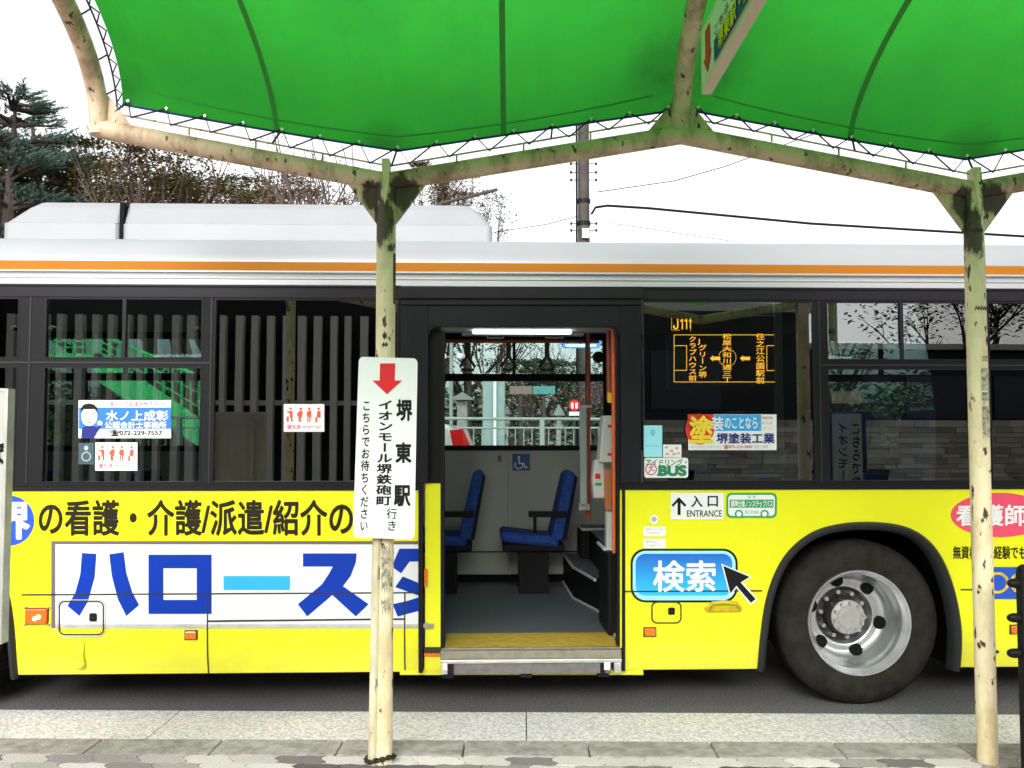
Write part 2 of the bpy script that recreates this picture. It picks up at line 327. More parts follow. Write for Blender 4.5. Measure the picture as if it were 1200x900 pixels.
# lettering: glyph outlines from Blender's own built-in font
_g = {}
def glyph(t, bold=0):
    if (t, bold) in _g: return _g[t, bold]
    c = bpy.data.curves.new('t', 'FONT'); c.body = t; c.resolution_u = 4; c.offset = bold; o = bpy.data.objects.new('t', c); COL.objects.link(o)
    bpy.context.view_layer.update()
    me = bpy.data.meshes.new_from_object(o.evaluated_get(bpy.context.evaluated_depsgraph_get()))
    r = ([(v.co.x, v.co.y) for v in me.vertices], [tuple(p.vertices) for p in me.polygons])
    bpy.data.objects.remove(o); bpy.data.curves.remove(c); bpy.data.meshes.remove(me); _g[t, bold] = r
    return r
def lay(mb, vs, fs, pf, bold, sx, sy, mi=0):
    """glyphs laid on a surface; heavier weights are shifted copies, each a hair proud of the last"""
    if not bold: mb.add([pf(*v) for v in vs], fs, mi); return
    o = Vector(pf(*vs[0])); a = Vector(pf(vs[0][0] + 1, vs[0][1])) - o; b = Vector(pf(vs[0][0], vs[0][1] + 1)) - o
    n = a.cross(b).normalized()                     # x right, y down: points away from the reader
    k = 4 if bold < .018 else 8
    for i in range(k):
        r = 2 * math.pi * (i + .5) / k; dx, dy = bold * math.cos(r) * sx * 1.15, bold * math.sin(r) * sy * 1.15
        mb.add([Vector(pf(x + dx, y + dy)) - n * .00012 * i for x, y in vs], fs, mi)
def text_h(mb, t, box, pf, bold=.012, mi=0):        # string stretched into the box (x0, y0, x1, y1 in photo rows and columns)
    vs, fs = glyph(t); xs = [p[0] for p in vs]; ys = [p[1] for p in vs]
    ax, bx, ay, by = min(xs), max(xs), min(ys), max(ys); x0, y0, x1, y1 = box
    sx, sy = (x1 - x0) / (bx - ax), (y1 - y0) / (by - ay)
    lay(mb, [(x0 + (p[0] - ax) * sx, y1 - (p[1] - ay) * sy) for p in vs], fs, pf, bold, sx, sy, mi)
def text_v(mb, t, box, pf, bold=.012, mi=0, slant=0):   # characters stacked in cells
    x0, y0, x1, y1 = box; h = (y1 - y0) / len(t)
    for i, ch in enumerate(t):
        if ch == ' ': continue
        vs, fs = glyph(ch); c = 'ー' == ch
        q = []
        for a, b in vs:
            u, v = a, b + .12
            if c: u, v = .5 + (b - .38), 1 - a
            yy = y0 + h * (i + 1 - v * .96)
            q.append((x0 + (x1 - x0) * u + slant * (yy - y0), yy))
        lay(mb, q, fs, pf, bold, x1 - x0, h, mi)
def rect(mb, box, pf, mi=0):
    x0, y0, x1, y1 = box; mb.poly([pf(x0, y1), pf(x1, y1), pf(x1, y0), pf(x0, y0)], mi)
def rring(box, r, n=6):
    x0, y0, x1, y1 = box; out = []
    for cx, cy, a0 in ((x1 - r, y0 + r, -90), (x1 - r, y1 - r, 0), (x0 + r, y1 - r, 90), (x0 + r, y0 + r, 180)):
        for k in range(n + 1):
            a = R(a0 + 90 * k / n); out.append((cx + r * math.cos(a), cy + r * math.sin(a)))
    return out
def rrect(mb, box, r, pf, mi=0): mb.poly([pf(*p) for p in rring(box, r)][::-1], mi)
def loop(mb, pts, wdt, pf, mi=0, closed=True):     # a line of given width along picture points
    n = len(pts)
    for i in range(n if closed else n - 1):
        a, b = Vector(pts[i]), Vector(pts[(i + 1) % n]); d = (b - a)
        if d.length < 1e-6: continue
        d.normalize(); nn = Vector((-d.y, d.x)) * wdt / 2; e = d * wdt * .3
        mb.poly([pf(*(a - e + nn)), pf(*(b + e + nn)), pf(*(b + e - nn)), pf(*(a - e - nn))], mi)
def disc(mb, cx, cy, rx, ry, pf, mi=0, n=28):
    mb.poly([pf(cx + rx * math.cos(2 * math.pi * k / n), cy - ry * math.sin(2 * math.pi * k / n)) for k in range(n)], mi)
def pl(d): return lambda x, y: bl(x, y, -d)

# ------------------------------------------------------------------ ground, road, kerb, pavement
STREET = empty('street', (0, 0, 0), R(-.9)); bpy.data.objects.remove(STREET)   # the kerb runs 0.9 degrees off the picture
KR = Matrix.Rotation(R(-.9), 4, 'Z')
def kstruct(o): o.rotation_euler = (0, 0, R(-.9)); return tag(o, kind='structure')
PZ = .10
yk0 = wz(600, 867.5, PZ).y; yk1 = wz(600, 886, PZ).y; yg = wz(600, 836, .0).y
g = MB(); g.poly([(-900, -900, -.03), (900, -900, -.03), (900, 1500, -.03), (-900, 1500, -.03)]); tag(g.build('ground', 'ground'), kind='structure')
g = MB(); g.poly([(-60, yg - .02, 0), (60, yg - .02, 0), (60, 13.6, 0), (-60, 13.6, 0)]); kstruct(g.build('road', 'asphalt'))
g = MB(); L = 1.0
x = -14.0
while x < 14:
    g.box(x, x + 1.994, yk0 - .02, yg, -.05, .006 + rnd.uniform(0, .002)); x += 2.0
kstruct(g.build('gutter', 'gutter'))
g = MB(); x = -14.1
while x < 14:
    g.box(x, x + .594, yk1, yk0, -.05, PZ + rnd.uniform(-.001, .002)); x += .6
kstruct(g.build('kerb', 'kerb', bevel=.008))
g = MB(); g.box(-40, 40, -9, yk1 - .004, -.05, PZ - .006); kstruct(g.build('pavement', 'joint'))
g = MB(); row = 0; ph, pw = .105, .215; yy = yk1 - .01
while yy > 1.2:
    xx = -4.6 + (row % 2) * pw * .5
    while xx < 4.6:
        L_, Rr, T, B = [], [], [], []
        for k in range(7):
            t = k / 6; sx = .018 * math.sin(t * 2 * math.pi)
            L_.append((xx + sx + .003, yy - ph + .003 + t * (ph - .006))); Rr.append((xx + pw + sx - .003, yy - ph + .003 + t * (ph - .006)))
        for k in range(1, 8):
            t = k / 8; T.append((xx + t * pw, yy - .003 + .006 * math.sin(t * 4 * math.pi))); B.append((xx + t * pw, yy - ph + .003 + .006 * math.sin(t * 4 * math.pi)))
        ring = B + Rr + T[::-1] + L_[::-1]; z = PZ + rnd.uniform(-.002, .002)
        g.prism([(a, b, z - .02) for a, b in ring], [(a, b, z) for a, b in ring]); xx += pw
    yy -= ph; row += 1
kstruct(g.build('pavement_paving', 'paver'))
g = MB(); g.box(-60, 60, 13.6, 90, -.05, .80); tag(g.build('park_terrain', 'park'), kind='structure')

# ------------------------------------------------------------------ the bus
BX0, BX1, BW = -6.2, 4.9, 2.46
bus = empty('city_bus', BUS_O, BUS_R, label='yellow and white city bus stopped with its middle door open', cat='bus')
z_sk, z_b0, z_b1, z_t0, z_t1 = zr(788), zr(574.5), zr(566), zr(350), zr(335.5)
z_c = zr(319); z_s = zr(308.5)
def skirt(z):                                     # outward skin of the lower side, tucked in near the bottom
    t = max(0, (.52 - z) / .32); return .045 * t * t
def Bx(px, row=690): return xr(px, row)
# arch outline of the rear wheel
ARCH = [(890, 788), (891.5, 745), (898, 702), (911, 666), (929, 641), (955, 622.5), (990, 613.5), (1030, 612.5), (1062, 618), (1085, 631), (1103, 654), (1117, 690), (1125.5, 735), (1128, 788)]
def smooth_pts(P, n=5):
    out = []
    for i in range(len(P) - 1):
        p0, p1, p2, p3 = P[max(i - 1, 0)], P[i], P[i + 1], P[min(i + 2, len(P) - 1)]
        for k in range(n):
            t = k / n; out.append(tuple(.5 * (2 * b + (c_ - a) * t + (2 * a - 5 * b + 4 * c_ - d) * t * t + (3 * b - a - 3 * c_ + d) * t ** 3) for a, b, c_, d in zip(p0, p1, p2, p3)))
    return out + [P[-1]]
arch = [(bl(*p).x, bl(*p).z) for p in smooth_pts(ARCH)]
shift = bl(17, 786).x - arch[-1][0]
arch2 = [(x + shift, z) for x, z in arch]
def arch_z(x):
    for A in (arch, arch2):
        if A[0][0] < x < A[-1][0]:
            for (xa, za), (xb, zb) in zip(A, A[1:]):
                if xa <= x <= xb: return za + (zb - za) * (x - xa) / (xb - xa)
    return None
def lower(xa, xb, name='side_panel'):
    xs = sorted({xa, xb} | {x for A in (arch, arch2) for x, _ in A if xa < x < xb} | {x + e for A in (arch, arch2) for x, e in ((A[0][0], -.001), (A[-1][0], .001)) if xa < x < xb})
    m = MB(); cols = []
    for x in xs:
        az_ = arch_z(x); zb = az_ if az_ else z_sk
        cols.append([(x, skirt(zb + (z_b0 - zb) * t), zb + (z_b0 - zb) * t) for t in (0, .04, .09, .15, .22, .3, .5, .75, 1)])
    m.sheet(cols); return m.build(name, 'yellow', bus, smooth=True, fix=False)
xdl, xdr = Bx(491), Bx(732.5)
lower(BX0, xdl); lower(xdr, BX1)
# far side, ends, underbody
m = MB(); FW_ = [(xr(52, 460, BW), xr(238, 460, BW)), (xr(492, 460, BW), xr(707, 460, BW)), (xr(968, 460, BW), xr(1100, 460, BW)), (BX0 + .4, xr(30, 460, BW)), (xr(1112, 460, BW), BX1 - .3)]
fz = [zr(522, BW), zr(446.5, BW), zr(438, BW), zr(398, BW)]
cuts = sorted(FW_)
x = BX0
for a, b in cuts:
    m.box(x, a, BW, BW + .06, z_b1 - .2, z_t1); x = b
    m.box(a, b, BW, BW + .06, fz[1], fz[2]); m.box(a, b, BW, BW + .06, fz[3], z_t1)
m.box(x, BX1, BW, BW + .06, z_b1 - .2, z_t1)
for a, b in cuts: m.box(a, b, BW, BW + .06, z_b1 - .2, fz[0])
mc = (cuts[1][0] + cuts[1][1]) / 2
m.build('far_window_frame', 'black', bus)
m = MB()
for a, b in cuts: m.box(xr(602.5, 460, BW) - .012 if a < 0 < b else (a + b) / 2 - .012, xr(602.5, 460, BW) + .012 if a < 0 < b else (a + b) / 2 + .012, BW - .006, BW + .05, fz[2] - .002, fz[3] + .002)
m.build('far_mullion', 'black', bus)
for a, b in cuts:
    m = MB(); m.box(a, b, BW + .025, BW + .031, fz[0], fz[1]); m.box(a, b, BW + .025, BW + .031, fz[2], fz[3]); m.build('far_window', 'glassfar', bus)
m = MB(); m.box(BX0, BX1, BW - .03, BW - .002, .36, fz[0] - .045); m.build('interior_wall', 'lining', bus)
m = MB(); m.box(BX0, BX1, BW + .0, BW + .06, .22, z_b1 - .202); m.build('far_side_panel', 'yellow', bus)
m = MB(); m.box(BX0, BX0 + .05, .03, BW, .25, 2.6); m.build('front_panel', 'yellow', bus)
m = MB(); m.box(BX1 - .05, BX1, .03, BW, .25, 2.6); m.build('rear_panel', 'yellow', bus)
m = MB(); xa0, xa1, xb0, xb1 = arch[0][0] - .02, arch[-1][0] + .02, arch2[0][0] - .02, arch2[-1][0] + .02
for a, b in ((BX0 + .05, xb0), (xb1, xa0), (xa1, BX1 - .05)): m.box(a, b, .075, BW, .24, .33)
m.box(xb0, xb1, .75, BW - .75, .24, .33); m.box(xa0, xa1, .80, BW - .80, .24, .33)
m.box(xb1 + .3, xa0 - .3, .5, BW - .5, .17, .24)
m.build('underbody', 'pitch', bus)
for A in (arch, arch2):                            # wheel well and its rubber lip
    m = MB(); m.sheet([[(x, .02, z), (x, .85, z)] for x, z in A]); m.poly([(x, .85, z) for x, z in A]); m.build('wheel_well', 'pitch', bus)
    pts = [Vector((x, skirt(z) - .004, z)) for x, z in A]
    m = MB(); inn = []
    cx = (A[0][0] + A[-1][0]) / 2; czz = .45
    rows = []
    for i, (x, z) in enumerate(A):
        t = Vector((A[min(i + 1, len(A) - 1)][0] - A[max(i - 1, 0)][0], A[min(i + 1, len(A) - 1)][1] - A[max(i - 1, 0)][1])).normalized(); nx, nz = t.y, -t.x
        y = skirt(z); W_ = .052
        rows.append([(x + nx * q * W_, y + d, z + nz * q * W_) for q, d in ((-.08, .004), (0, -.018), (.25, -.03), (.55, -.022), (.85, .0), (1, .06))])
    m.sheet(rows); m.build('wheel_arch_lip', 'trim', bus, smooth=True)
# roof shell
Rr_, zc_ = .22, zr(281.5) - .0
zc_ = 2.57
prof = [(0, z_s - .001), (0, zc_)] + [(Rr_ - Rr_ * math.cos(a), zc_ + Rr_ * math.sin(a)) for a in [R(q) for q in range(8, 91, 8)]]
prof += [(.6, zc_ + Rr_ + .02), (BW / 2, zc_ + Rr_ + .035)]
prof += [(BW - y, z) for y, z in prof[:-1][::-1]]
prof += [(BW, z_t1)]
m = MB(); m.sheet([[(x, y, z) for y, z in prof] for x in (BX0, BX1)]); m.build('roof', 'roofwhite', bus, smooth=True)
m = MB(); m.poly([(BX0, .05, z_t1 - .02), (BX0, BW - .02, z_t1 - .02), (BX1, BW - .02, z_t1 - .02), (BX1, .05, z_t1 - .02)]); m.build('interior_ceiling', 'ceil', bus)
m = MB(); m.sheet([[(x, y, z) for y, z in ((0, z_s), (-.0015, z_s), (-.0015, z_c + .002), (0, z_c + .002))] for x in (BX0, BX1)]); m.build('side_stripe', 'orange', bus)
m = MB(); m.sheet([[(x, y, z) for y, z in ((0, z_c + .002), (-.016, z_c - .002), (-.016, z_c - .010), (.004, z_c - .016), (.006, z_c - .038), (-.004, z_c - .041), (-.004, z_c - .046), (.003, z_c - .05), (.003, z_t1), (.05, z_t1))] for x in (BX0, BX1)]); m.build('roof_gutter', ['cove'], bus)
m = MB()
for a, b in ((BX0, Bx(470, 345)), (Bx(750, 345), BX1)):
    m.sheet([[(x, y, z) for y, z in ((.05, z_t1), (-.012, z_t1), (-.012, z_t1 - .012), (-.004, z_t1 - .016), (-.004, z_t0), (.03, z_t0))] for x in (a, b)])
m.build('window_header', 'band', bus)
m = MB()
for a, b in ((BX0, Bx(491, 570)), (Bx(727, 570), BX1)):
    m.box(a, b, -.008, .03, z_b0 + .001, z_b1); m.box(a, b, -.012, -.008, z_b1 - .012, z_b1 - .004)
m.build('waist_rail', 'black', bus)
# window band on the near side: opaque surround with openings
tops, mids0, mids1, bots = z_t0 - .008, zr(421), zr(431), z_b1 + .006
openings = []                                      # x0, x1, z0, z1, glass
def op(px0, px1, za, zb, gl): openings.append((xr(px0), xr(px1), za, zb, gl))
op(-260, -30, mids1, tops, 'glass2'); op(-20, 22, mids1, bots, 'glass'); op(-20, 22, mids0, tops, 'glass')
openings = []
for p0, p1 in ((-190, 20), (51, 236)):
    op(p0, p1, mids0, tops, 'glass'); op(p0, p1, bots, mids1, 'glass')
op(250, 466, bots, tops, 'glass2'); op(754, 955, bots, tops, 'glass')
for p0, p1 in ((970, 1146), (1160, 1330)):
    op(p0, p1, mids0, tops, 'glass'); op(p0, p1, bots, mids1, 'glass')
openings[1] = (openings[1][0], openings[1][1], bots, mids1, 'glass')
m = MB()
xsl = sorted({(a, b) for a, b, *_ in openings}); x = BX0
for a, b in xsl:
    if not (x < Bx(480, 460) < a): m.box(x, a, 0, .05, z_b1, z_t0)
    else:
        m.box(x, Bx(470, 460), 0, .05, z_b1, z_t0); m.build('window_surround', 'black', bus); m = MB()
    zs = sorted((za, zb) for a2, b2, za, zb, _ in openings if a2 == a); z = z_b1
    for za, zb in zs:
        if za > z + .001: m.box(a, b, 0, .05, z, za)
        z = zb
    m.box(a, b, 0, .05, z, z_t0); x = b
m.box(x, BX1, 0, .05, z_b1, z_t0)
m.build('window_surround', 'black', bus)
for a, b, za, zb, gl in openings:
    m = MB(); m.box(a - .004, b + .004, .012, .017, za - .004, zb + .004); wdo = m.build('window', gl, bus)
    m = MB(); t = .006
    m.box(a, b, -.003, .012, za, za + t); m.box(a, b, -.003, .012, zb - t, zb); m.box(a, a + t, -.003, .012, za + t, zb - t); m.box(b - t, b, -.003, .012, za + t, zb - t)
    if zb - za < .5 and za > mids0 - .01:           # sliding upper sash: centre bar and two round catches
        xm = (a + b) / 2; m.box(xm - .010, xm + .010, -.003, .012, za + t, zb - t)
        for xk in (a + .035, b - .035): m.lathe([(.0, -.012), (.012, -.012), (.015, -.006), (.015, .004)], (xk, 0, (za + zb) / 2 + .0), seg=14)
    m.build('window_frame', 'band', wdo)
m = MB()
for px in (33.5, 246.5, 961, 1153): m.box(xr(px) - .004, xr(px) + .004, -.004, .0, z_b1 + .002, z_t0 - .002)
m.box(xr(33.5), xr(246.5), -.004, 0, zr(427), zr(425)); m.box(xr(961), BX1, -.004, 0, zr(428), zr(426)); m.box(BX0, xr(33.5), -.004, 0, zr(427), zr(425))
m.build('window_divider', 'trim', bus)

# doorway
zdt, zds = zr(383), zr(757)
xo0, xo1 = Bx(517.5, 570), Bx(725.5, 570)
m = MB(); P_ = pl(.02)
outer = [(470, 339), (751, 339), (751, 566), (727, 566), (727, 395), (714, 382.5), (512, 382.5), (502, 391), (502, 566), (470, 566)]
# split into three convex pieces: left jamb, right jamb, header
def slab(m, pts, y0, y1): m.prism([bl(x, y, 0)[:] and (bl(x, y, 0).x, y0, bl(x, y, 0).z) for x, y in pts], [(bl(x, y, 0).x, y1, bl(x, y, 0).z) for x, y in pts])
slab(m, [(470, 358), (502, 358), (502, 566), (470, 566)], -.02, .06)
slab(m, [(727, 358), (751, 358), (751, 566), (727, 566)], -.02, .06)
slab(m, [(502, 358), (727, 358), (727, 383), (502, 383)], -.018, .06)
slab(m, [(502, 383), (513, 383), (505, 387), (502, 395)], -.018, .06)
slab(m, [(716, 383), (727, 383), (727, 395), (724, 387)], -.018, .06)
m.build('door_surround', 'char', bus, bevel=.004, fix=True)
m = MB(); slab(m, [(468, 337), (753, 337), (753, 351), (468, 351)], -.045, .02); slab(m, [(470, 351), (751, 351), (751, 358), (470, 358)], -.03, .02); m.build('door_rail', 'band', bus, bevel=.004, fix=True)
m = MB(); slab(m, [(498, 567), (516, 567), (516, 787), (498, 787)], .018, .06); m.build('door_jamb', 'yellow', bus)
m = MB(); slab(m, [(490.5, 560), (495.5, 560), (495.5, 788), (490.5, 788)], -.01, .05); m.build('door_seal', 'black', bus); m = MB(); slab(m, [(516, 388), (520.5, 388), (520.5, 760), (516, 760)], .022, .12); slab(m, [(502, 384), (516.0, 384), (516.0, 566), (502, 566)], .03, .1)
m.build('door_seal', 'black', bus); m = MB(); slab(m, [(729, 566), (732.5, 566), (732.5, 786), (729, 786)], -.008, .05); slab(m, [(724, 384), (727, 384), (727, 760), (724, 760)], .02, .1); m.build('door_seal', 'black', bus)
m = MB(); slab(m, [(727, 574), (729, 574), (729, 760), (727, 760)], .01, .06); m.build('door_jamb', 'yellow', bus)
m = MB(); p = bl(500, 733, .01)
m.lathe([(0, -.03), (.016, -.03), (.018, -.02), (.018, .01)], (bl(499, 733).x, .018, bl(499, 733).z), seg=14); m.box(bl(500, 731).x, bl(508, 731).x, -.004, .015, bl(500, 736).z, bl(500, 731).z); m.build('door_buffer', 'steel', bus)
m = MB(); slab(m, [(497, 667), (501, 667), (501, 687), (497, 687)], .004, .02); m.build('finger_pull', 'amber', bus)
m = MB(); slab(m, [(497, 759), (516, 759), (516, 765), (497, 765)], .0, .02); m.build('door_hinge', 'chain', bus)
m = MB(); slab(m, [(497, 766), (515.5, 766), (515.5, 770), (497, 770)], .008, .02); m.build('door_reflector', 'amber', bus)
# left-over yellow below the doorway and the folded ramp box
m = MB(); slab(m, [(468, 787), (755, 787), (755, 792.5), (468, 792.5)], .03, .09); m.build('sill_panel', 'yellow', bus)
m = MB(); slab(m, [(497, 770.5), (517, 770.5), (517, 787), (497, 787)], .02, .05); m.build('corner_panel', 'yellow', bus)
m = MB()
za, zb, zc2, zd = zr(760), zr(769.5), zr(774), zr(787)
m.box(xo0, xo1, -.06, .06, zb, za); m.build('ramp_lid', mat('worn_ramp_lid', (.30, .27, .20), .6, metal=.2, var=.3, scale=18), bus, bevel=.004)
m = MB(); m.box(xo0, xo1, -.07, .03, zc2, zb - .001); m.build('ramp_edge', 'alu', bus, bevel=.004)
m = MB(); m.box(xo0 + .06, xo1 - .06, -.055, .02, zd, zc2 - .001); m.build('ramp_front', mat('dull_ramp_steel', (.22, .205, .20), .5, metal=.4, var=.3, scale=22), bus, bevel=.003)
m = MB()
for a, b in ((517.5, 525), (718, 726)): m.box(Bx(a, 780), Bx(b, 780), -.068, .02, zd + .004, zc2 - .002)
m.build('ramp_hinge', 'alu', bus, bevel=.003)
m = MB()
for a, b in ((519, 524), (708, 715)): rect(m, (a, 775.5, b, 785), pl(.0695))
m.build('ramp_sticker', ['wtext'], bus)
m = MB()
for a, b in ((526, 532), (702, 707.5)): m.box(Bx(a, 780), Bx(b, 780), -.064, .02, zd - .002, zc2 - .004)
for a, b in ((519, 532), (610, 623), (700, 713)): m.box(Bx(a, 790), Bx(b, 790), -.03, .03, zr(792.5), zd - .004)
m.build('ramp_bracket', 'char', bus)
# doorway step and floor
m = MB()
for a, b, y0 in ((BX0 + .06, xb0, .075), (xb0, xb1, .88), (xb1, xa0, .075), (xa0, xa1, .88), (xa1, BX1 - .06, .075)): m.box(a, b, y0, BW - .03, .34, .36)
m.build('bus_floor', 'floor', bus)
ys1 = bz(620, 742, .362).y
m = MB(); m.box(xo0 + .02, xo1, .012, ys1, .341, .364); m.build('step_edge', 'ystep', bus)
m = MB(); m.box(xo0 + .015, xo1, -.004, .012, .340, .3665); m.build('step_nosing', 'steel', bus)

# panel seams
m = MB(); P1 = pl(.0012 + .004)
def seam(pts, wdt=2.0): loop(m, pts, wdt, P1, closed=False)
zs_ = zr(693.8)
m.box(BX0, arch2[0][0], -.0055, -.002, zs_ - .004, zs_ + .004); m.box(arch2[-1][0] + .03, xdl, -.0055, -.002, zs_ - .004, zs_ + .004)
m.box(xdr, arch[0][0] + .02, -.0055, -.002, zs_ - .004, zs_ + .004); m.box(arch[-1][0], BX1, -.0055, -.002, zs_ - .004, zs_ + .004)
for px in (244, 474.5):
    xx = Bx(px)
    for k in range(8):
        za_ = z_sk + (zs_ - z_sk) * k / 8; zb_ = z_sk + (zs_ - z_sk) * (k + 1) / 8; d0 = skirt((za_ + zb_) / 2)
        m.add([(xx - .004, skirt(za_) - .005, za_), (xx + .004, skirt(za_) - .005, za_), (xx + .004, skirt(zb_) - .005, zb_), (xx - .004, skirt(zb_) - .005, zb_)], [(0, 1, 2, 3)])
seam([(244, 728), (474, 725.5)], 2.2)
m.build('panel_seam', 'seam', bus)
# ---- adverts and lettering on the left flank
m = MB(); rect(m, (60, 634, 490, 736), pl(.0018)); ad = m.build('advert_border', 'frameprint', bus)
m = MB(); rect(m, (65, 638, 490, 731.5), pl(.0028)); m.build('advert_panel', 'white', ad)
m = MB(); rect(m, (65, 731.5, 490, 736.3), pl(.0028)); rect(m, (60, 736.2, 64, 737), pl(.0028)); m.build('advert_edge', 'alu', ad)
P4 = pl(.004)
m = MB()
m.poly([P4(*p) for p in [(96, 648), (113, 649), (111, 676), (103, 705), (93, 722), (79, 710), (88, 695), (94, 673)]][::-1])
m.poly([P4(*p) for p in [(128, 649.5), (145, 647), (148, 671), (155, 694), (163, 709), (148, 722), (138, 702), (131, 675)]][::-1])
for b in ((174, 650, 248, 666), (174, 703, 248, 719.5), (174, 666, 191.5, 703), (230.5, 666, 248, 703)): rect(m, b, P4)
m.poly([P4(*p) for p in [(355, 648.5), (418, 648.5), (417, 659), (390, 664), (355, 664)]][::-1])
m.poly([P4(*p) for p in [(417, 659), (411, 675), (402, 687), (390, 697), (360, 722.5), (349, 708), (377, 685), (385, 673), (390, 664)]][::-1])
m.poly([P4(*p) for p in [(402, 686.9), (432, 708), (417, 722.5), (389, 697)]][::-1])
m.poly([P4(*p) for p in [(468, 643), (490.3, 643), (490.3, 658), (480, 658), (470, 672), (459, 664)]][::-1])
m.poly([P4(*p) for p in [(463, 688), (472, 675.5), (490.3, 683), (490.3, 698)]][::-1])
m.poly([P4(*p) for p in [(490.3, 700), (490.3, 716), (466, 722.5), (460, 708), (478, 704)]][::-1])
m.build('lettering', 'blue', ad)
m = MB(); rect(m, (262, 675, 340, 691.5), P4); m.build('lettering_bar', 'cyan', ad)
m = MB(); text_h(m, 'の看護・介護/派遣/紹介の', (46, 586.5, 413, 627), pl(.0022), .022); m.build('slogan_lettering', 'brownink', bus)
m = MB(); disc(m, 11, 610, 29, 29.5, pl(.0022)); bd = m.build('round_badge', 'badge', bus)
m = MB(); text_h(m, '堺', (-15, 588, 33.5, 631), pl(.0036), .028); m.build('badge_lettering', 'wtext', bd)
def lid(box, latch, mt):
    m = MB(); loop(m, rring(box, 6), 1.6, pl(.0056)); o = m.build('service_lid', 'seam', bus)
    m = MB(); x0, y0, x1, y1 = latch; rrect(m, latch, 2, pl(.007)); m.build('lid_latch', 'black', o)
lid((69.5, 705, 121, 743.5), (104.5, 718.5, 113.5, 728.5), 0); lid((764, 705.5, 798, 730), (783, 712, 791, 720.5), 0)
m = MB(); loop(m, rring((67, 703, 123.5, 746), 8), 1.0, pl(.0056)); m.build('lid_recess', 'greyprint', bus)
def lamp(box, mt, name='side_marker', d=.02):
    x0, y0, x1, y1 = box
    m = MB(); a, b = bl(x0 - 1, y0 - 1), bl(x1 + 1, y1 + 1); sk = skirt(b.z); m.box(a.x, b.x, sk - .008, sk + .03, b.z, a.z); o = m.build(name, 'trim', bus)
    m = MB(); a, b = bl(x0, y0), bl(x1, y1); m.box(a.x, b.x, sk - d, sk + .0, b.z, a.z); m.build('lens', mt, o, bevel=.005)
    return o
il = lamp((32, 713, 56, 730), 'amberlit', 'side_indicator', .03)
m = MB()
for b in ((40, 722, 47, 725.5), (45, 720, 51, 723.5)):
    p_, q_ = bl(b[0], b[1]), bl(b[2], b[3]); m.lathe([(0, -.036), (.010, -.034), (.016, -.028)], ((p_.x + q_.x) / 2, 0, (p_.z + q_.z) / 2), seg=10)
m.build('bulb_glow', 'lampcore', il)
m = MB()
for px, py in ((30, 711.5), (57.5, 711.5), (30, 731.5), (57.5, 731.5)): p = bl(px, py); m.lathe([(0, -.016), (.006, -.015), (.008, -.006)], (p.x, 0, p.z), seg=8)
m.build('lamp_screw', 'steel', il)
lamp((217.5, 739.5, 230.5, 748.5), 'amber'); lamp((755, 736, 768, 745), 'amber'); lamp((1184, 733, 1199, 742), 'amber')
# dirty run-off under the left service lid
m = MB(); m.poly([pl(.0015)(*p) for p in [(86, 748), (97, 748), (99, 758), (97, 766), (99, 778), (95, 783), (87, 783), (88, 770), (85, 760)]][::-1])
m.build('stain', mat('runoff_stain', (.68, .64, .02), .6, var=.25, scale=30), bus)
# ---- right flank
m = MB(); rrect(m, (739, 643, 864.5, 706), 17, pl(.0018)); bt = m.build('search_button', 'ink', bus)
m = MB(); rrect(m, (741.5, 645.5, 862, 703.5), 15, pl(.003)); m.build('button_ring', 'lightblue', bt)
m = MB(); rrect(m, (745, 649, 858, 698), 11, pl(.0042)); m.build('button_face', 'button', bt)
m = MB(); text_h(m, '検索', (766, 657.5, 838, 693), pl(.0054), .02); m.build('button_lettering', 'wtext', bt)
CUR = [(847.5, 663), (878.5, 676), (868, 682.5), (885.5, 702), (880, 706.5), (863, 686.5), (856, 695.5)]
def cur(m, pts, P): m.poly([P(*pts[i]) for i in (0, 6, 5, 2, 1)]); m.poly([P(*pts[i]) for i in (2, 5, 4, 3)])
m = MB(); c0 = (863, 683); cur(m, [(845.2, 660.5), (881.5, 675.8), (870.5, 682.3), (888, 702), (880, 709.2), (862.5, 689), (855.5, 699)], pl(.0064)); co = m.build('cursor_outline', 'wtext', bus)
m = MB(); cur(m, CUR, pl(.0076)); m.build('cursor_arrow', 'ink', co)
m = MB(); rect(m, (786, 577.5, 848, 608.5), pl(.0018)); en = m.build('entrance_sign', 'wtext', bus)
m = MB(); P3 = pl(.003)
text_h(m, '入', (810, 581, 823, 594), P3, .02); text_h(m, '口', (829.5, 581.5, 841, 593.5), P3, .02); text_h(m, 'ENTRANCE', (805, 598, 846, 605.5), P3, .012)
m.poly([P3(*p) for p in [(795.6, 582.5), (804.5, 592), (802.5, 594), (795.6, 587), (788.7, 594), (787, 592)]]); rect(m, (794, 586, 797.6, 603.5), P3)
m.build('entrance_lettering', 'ink', en)
m = MB(); rrect(m, (851, 577.5, 910.5, 607), 6, pl(.0018)); gs = m.build('lowfloor_sticker', 'greenp', bus)
m = MB(); rrect(m, (853.5, 580, 908, 604.5), 4.5, pl(.003)); m.build('sticker_face', 'wtext', gs)
m = MB(); rect(m, (855, 585.5, 906.5, 595), pl(.0042)); 
for cx in (866, 896): disc(m, cx, 602.3, 5.0, 5.0, pl(.0042)); 
text_h(m, '認 定', (876, 580.8, 886, 584), pl(.0042), .0); text_h(m, '国土交通省', (873, 598, 889.5, 602), pl(.0042), 0)
m.build('sticker_band', 'greenp', gs)
m = MB(); text_h(m, '標準仕様ノンステップバス', (856.5, 586.5, 905.5, 594), pl(.0054), .02)
for cx in (866, 896): disc(m, cx, 602.3, 3, 3, pl(.0054))
m.build('sticker_lettering', 'wtext', gs)
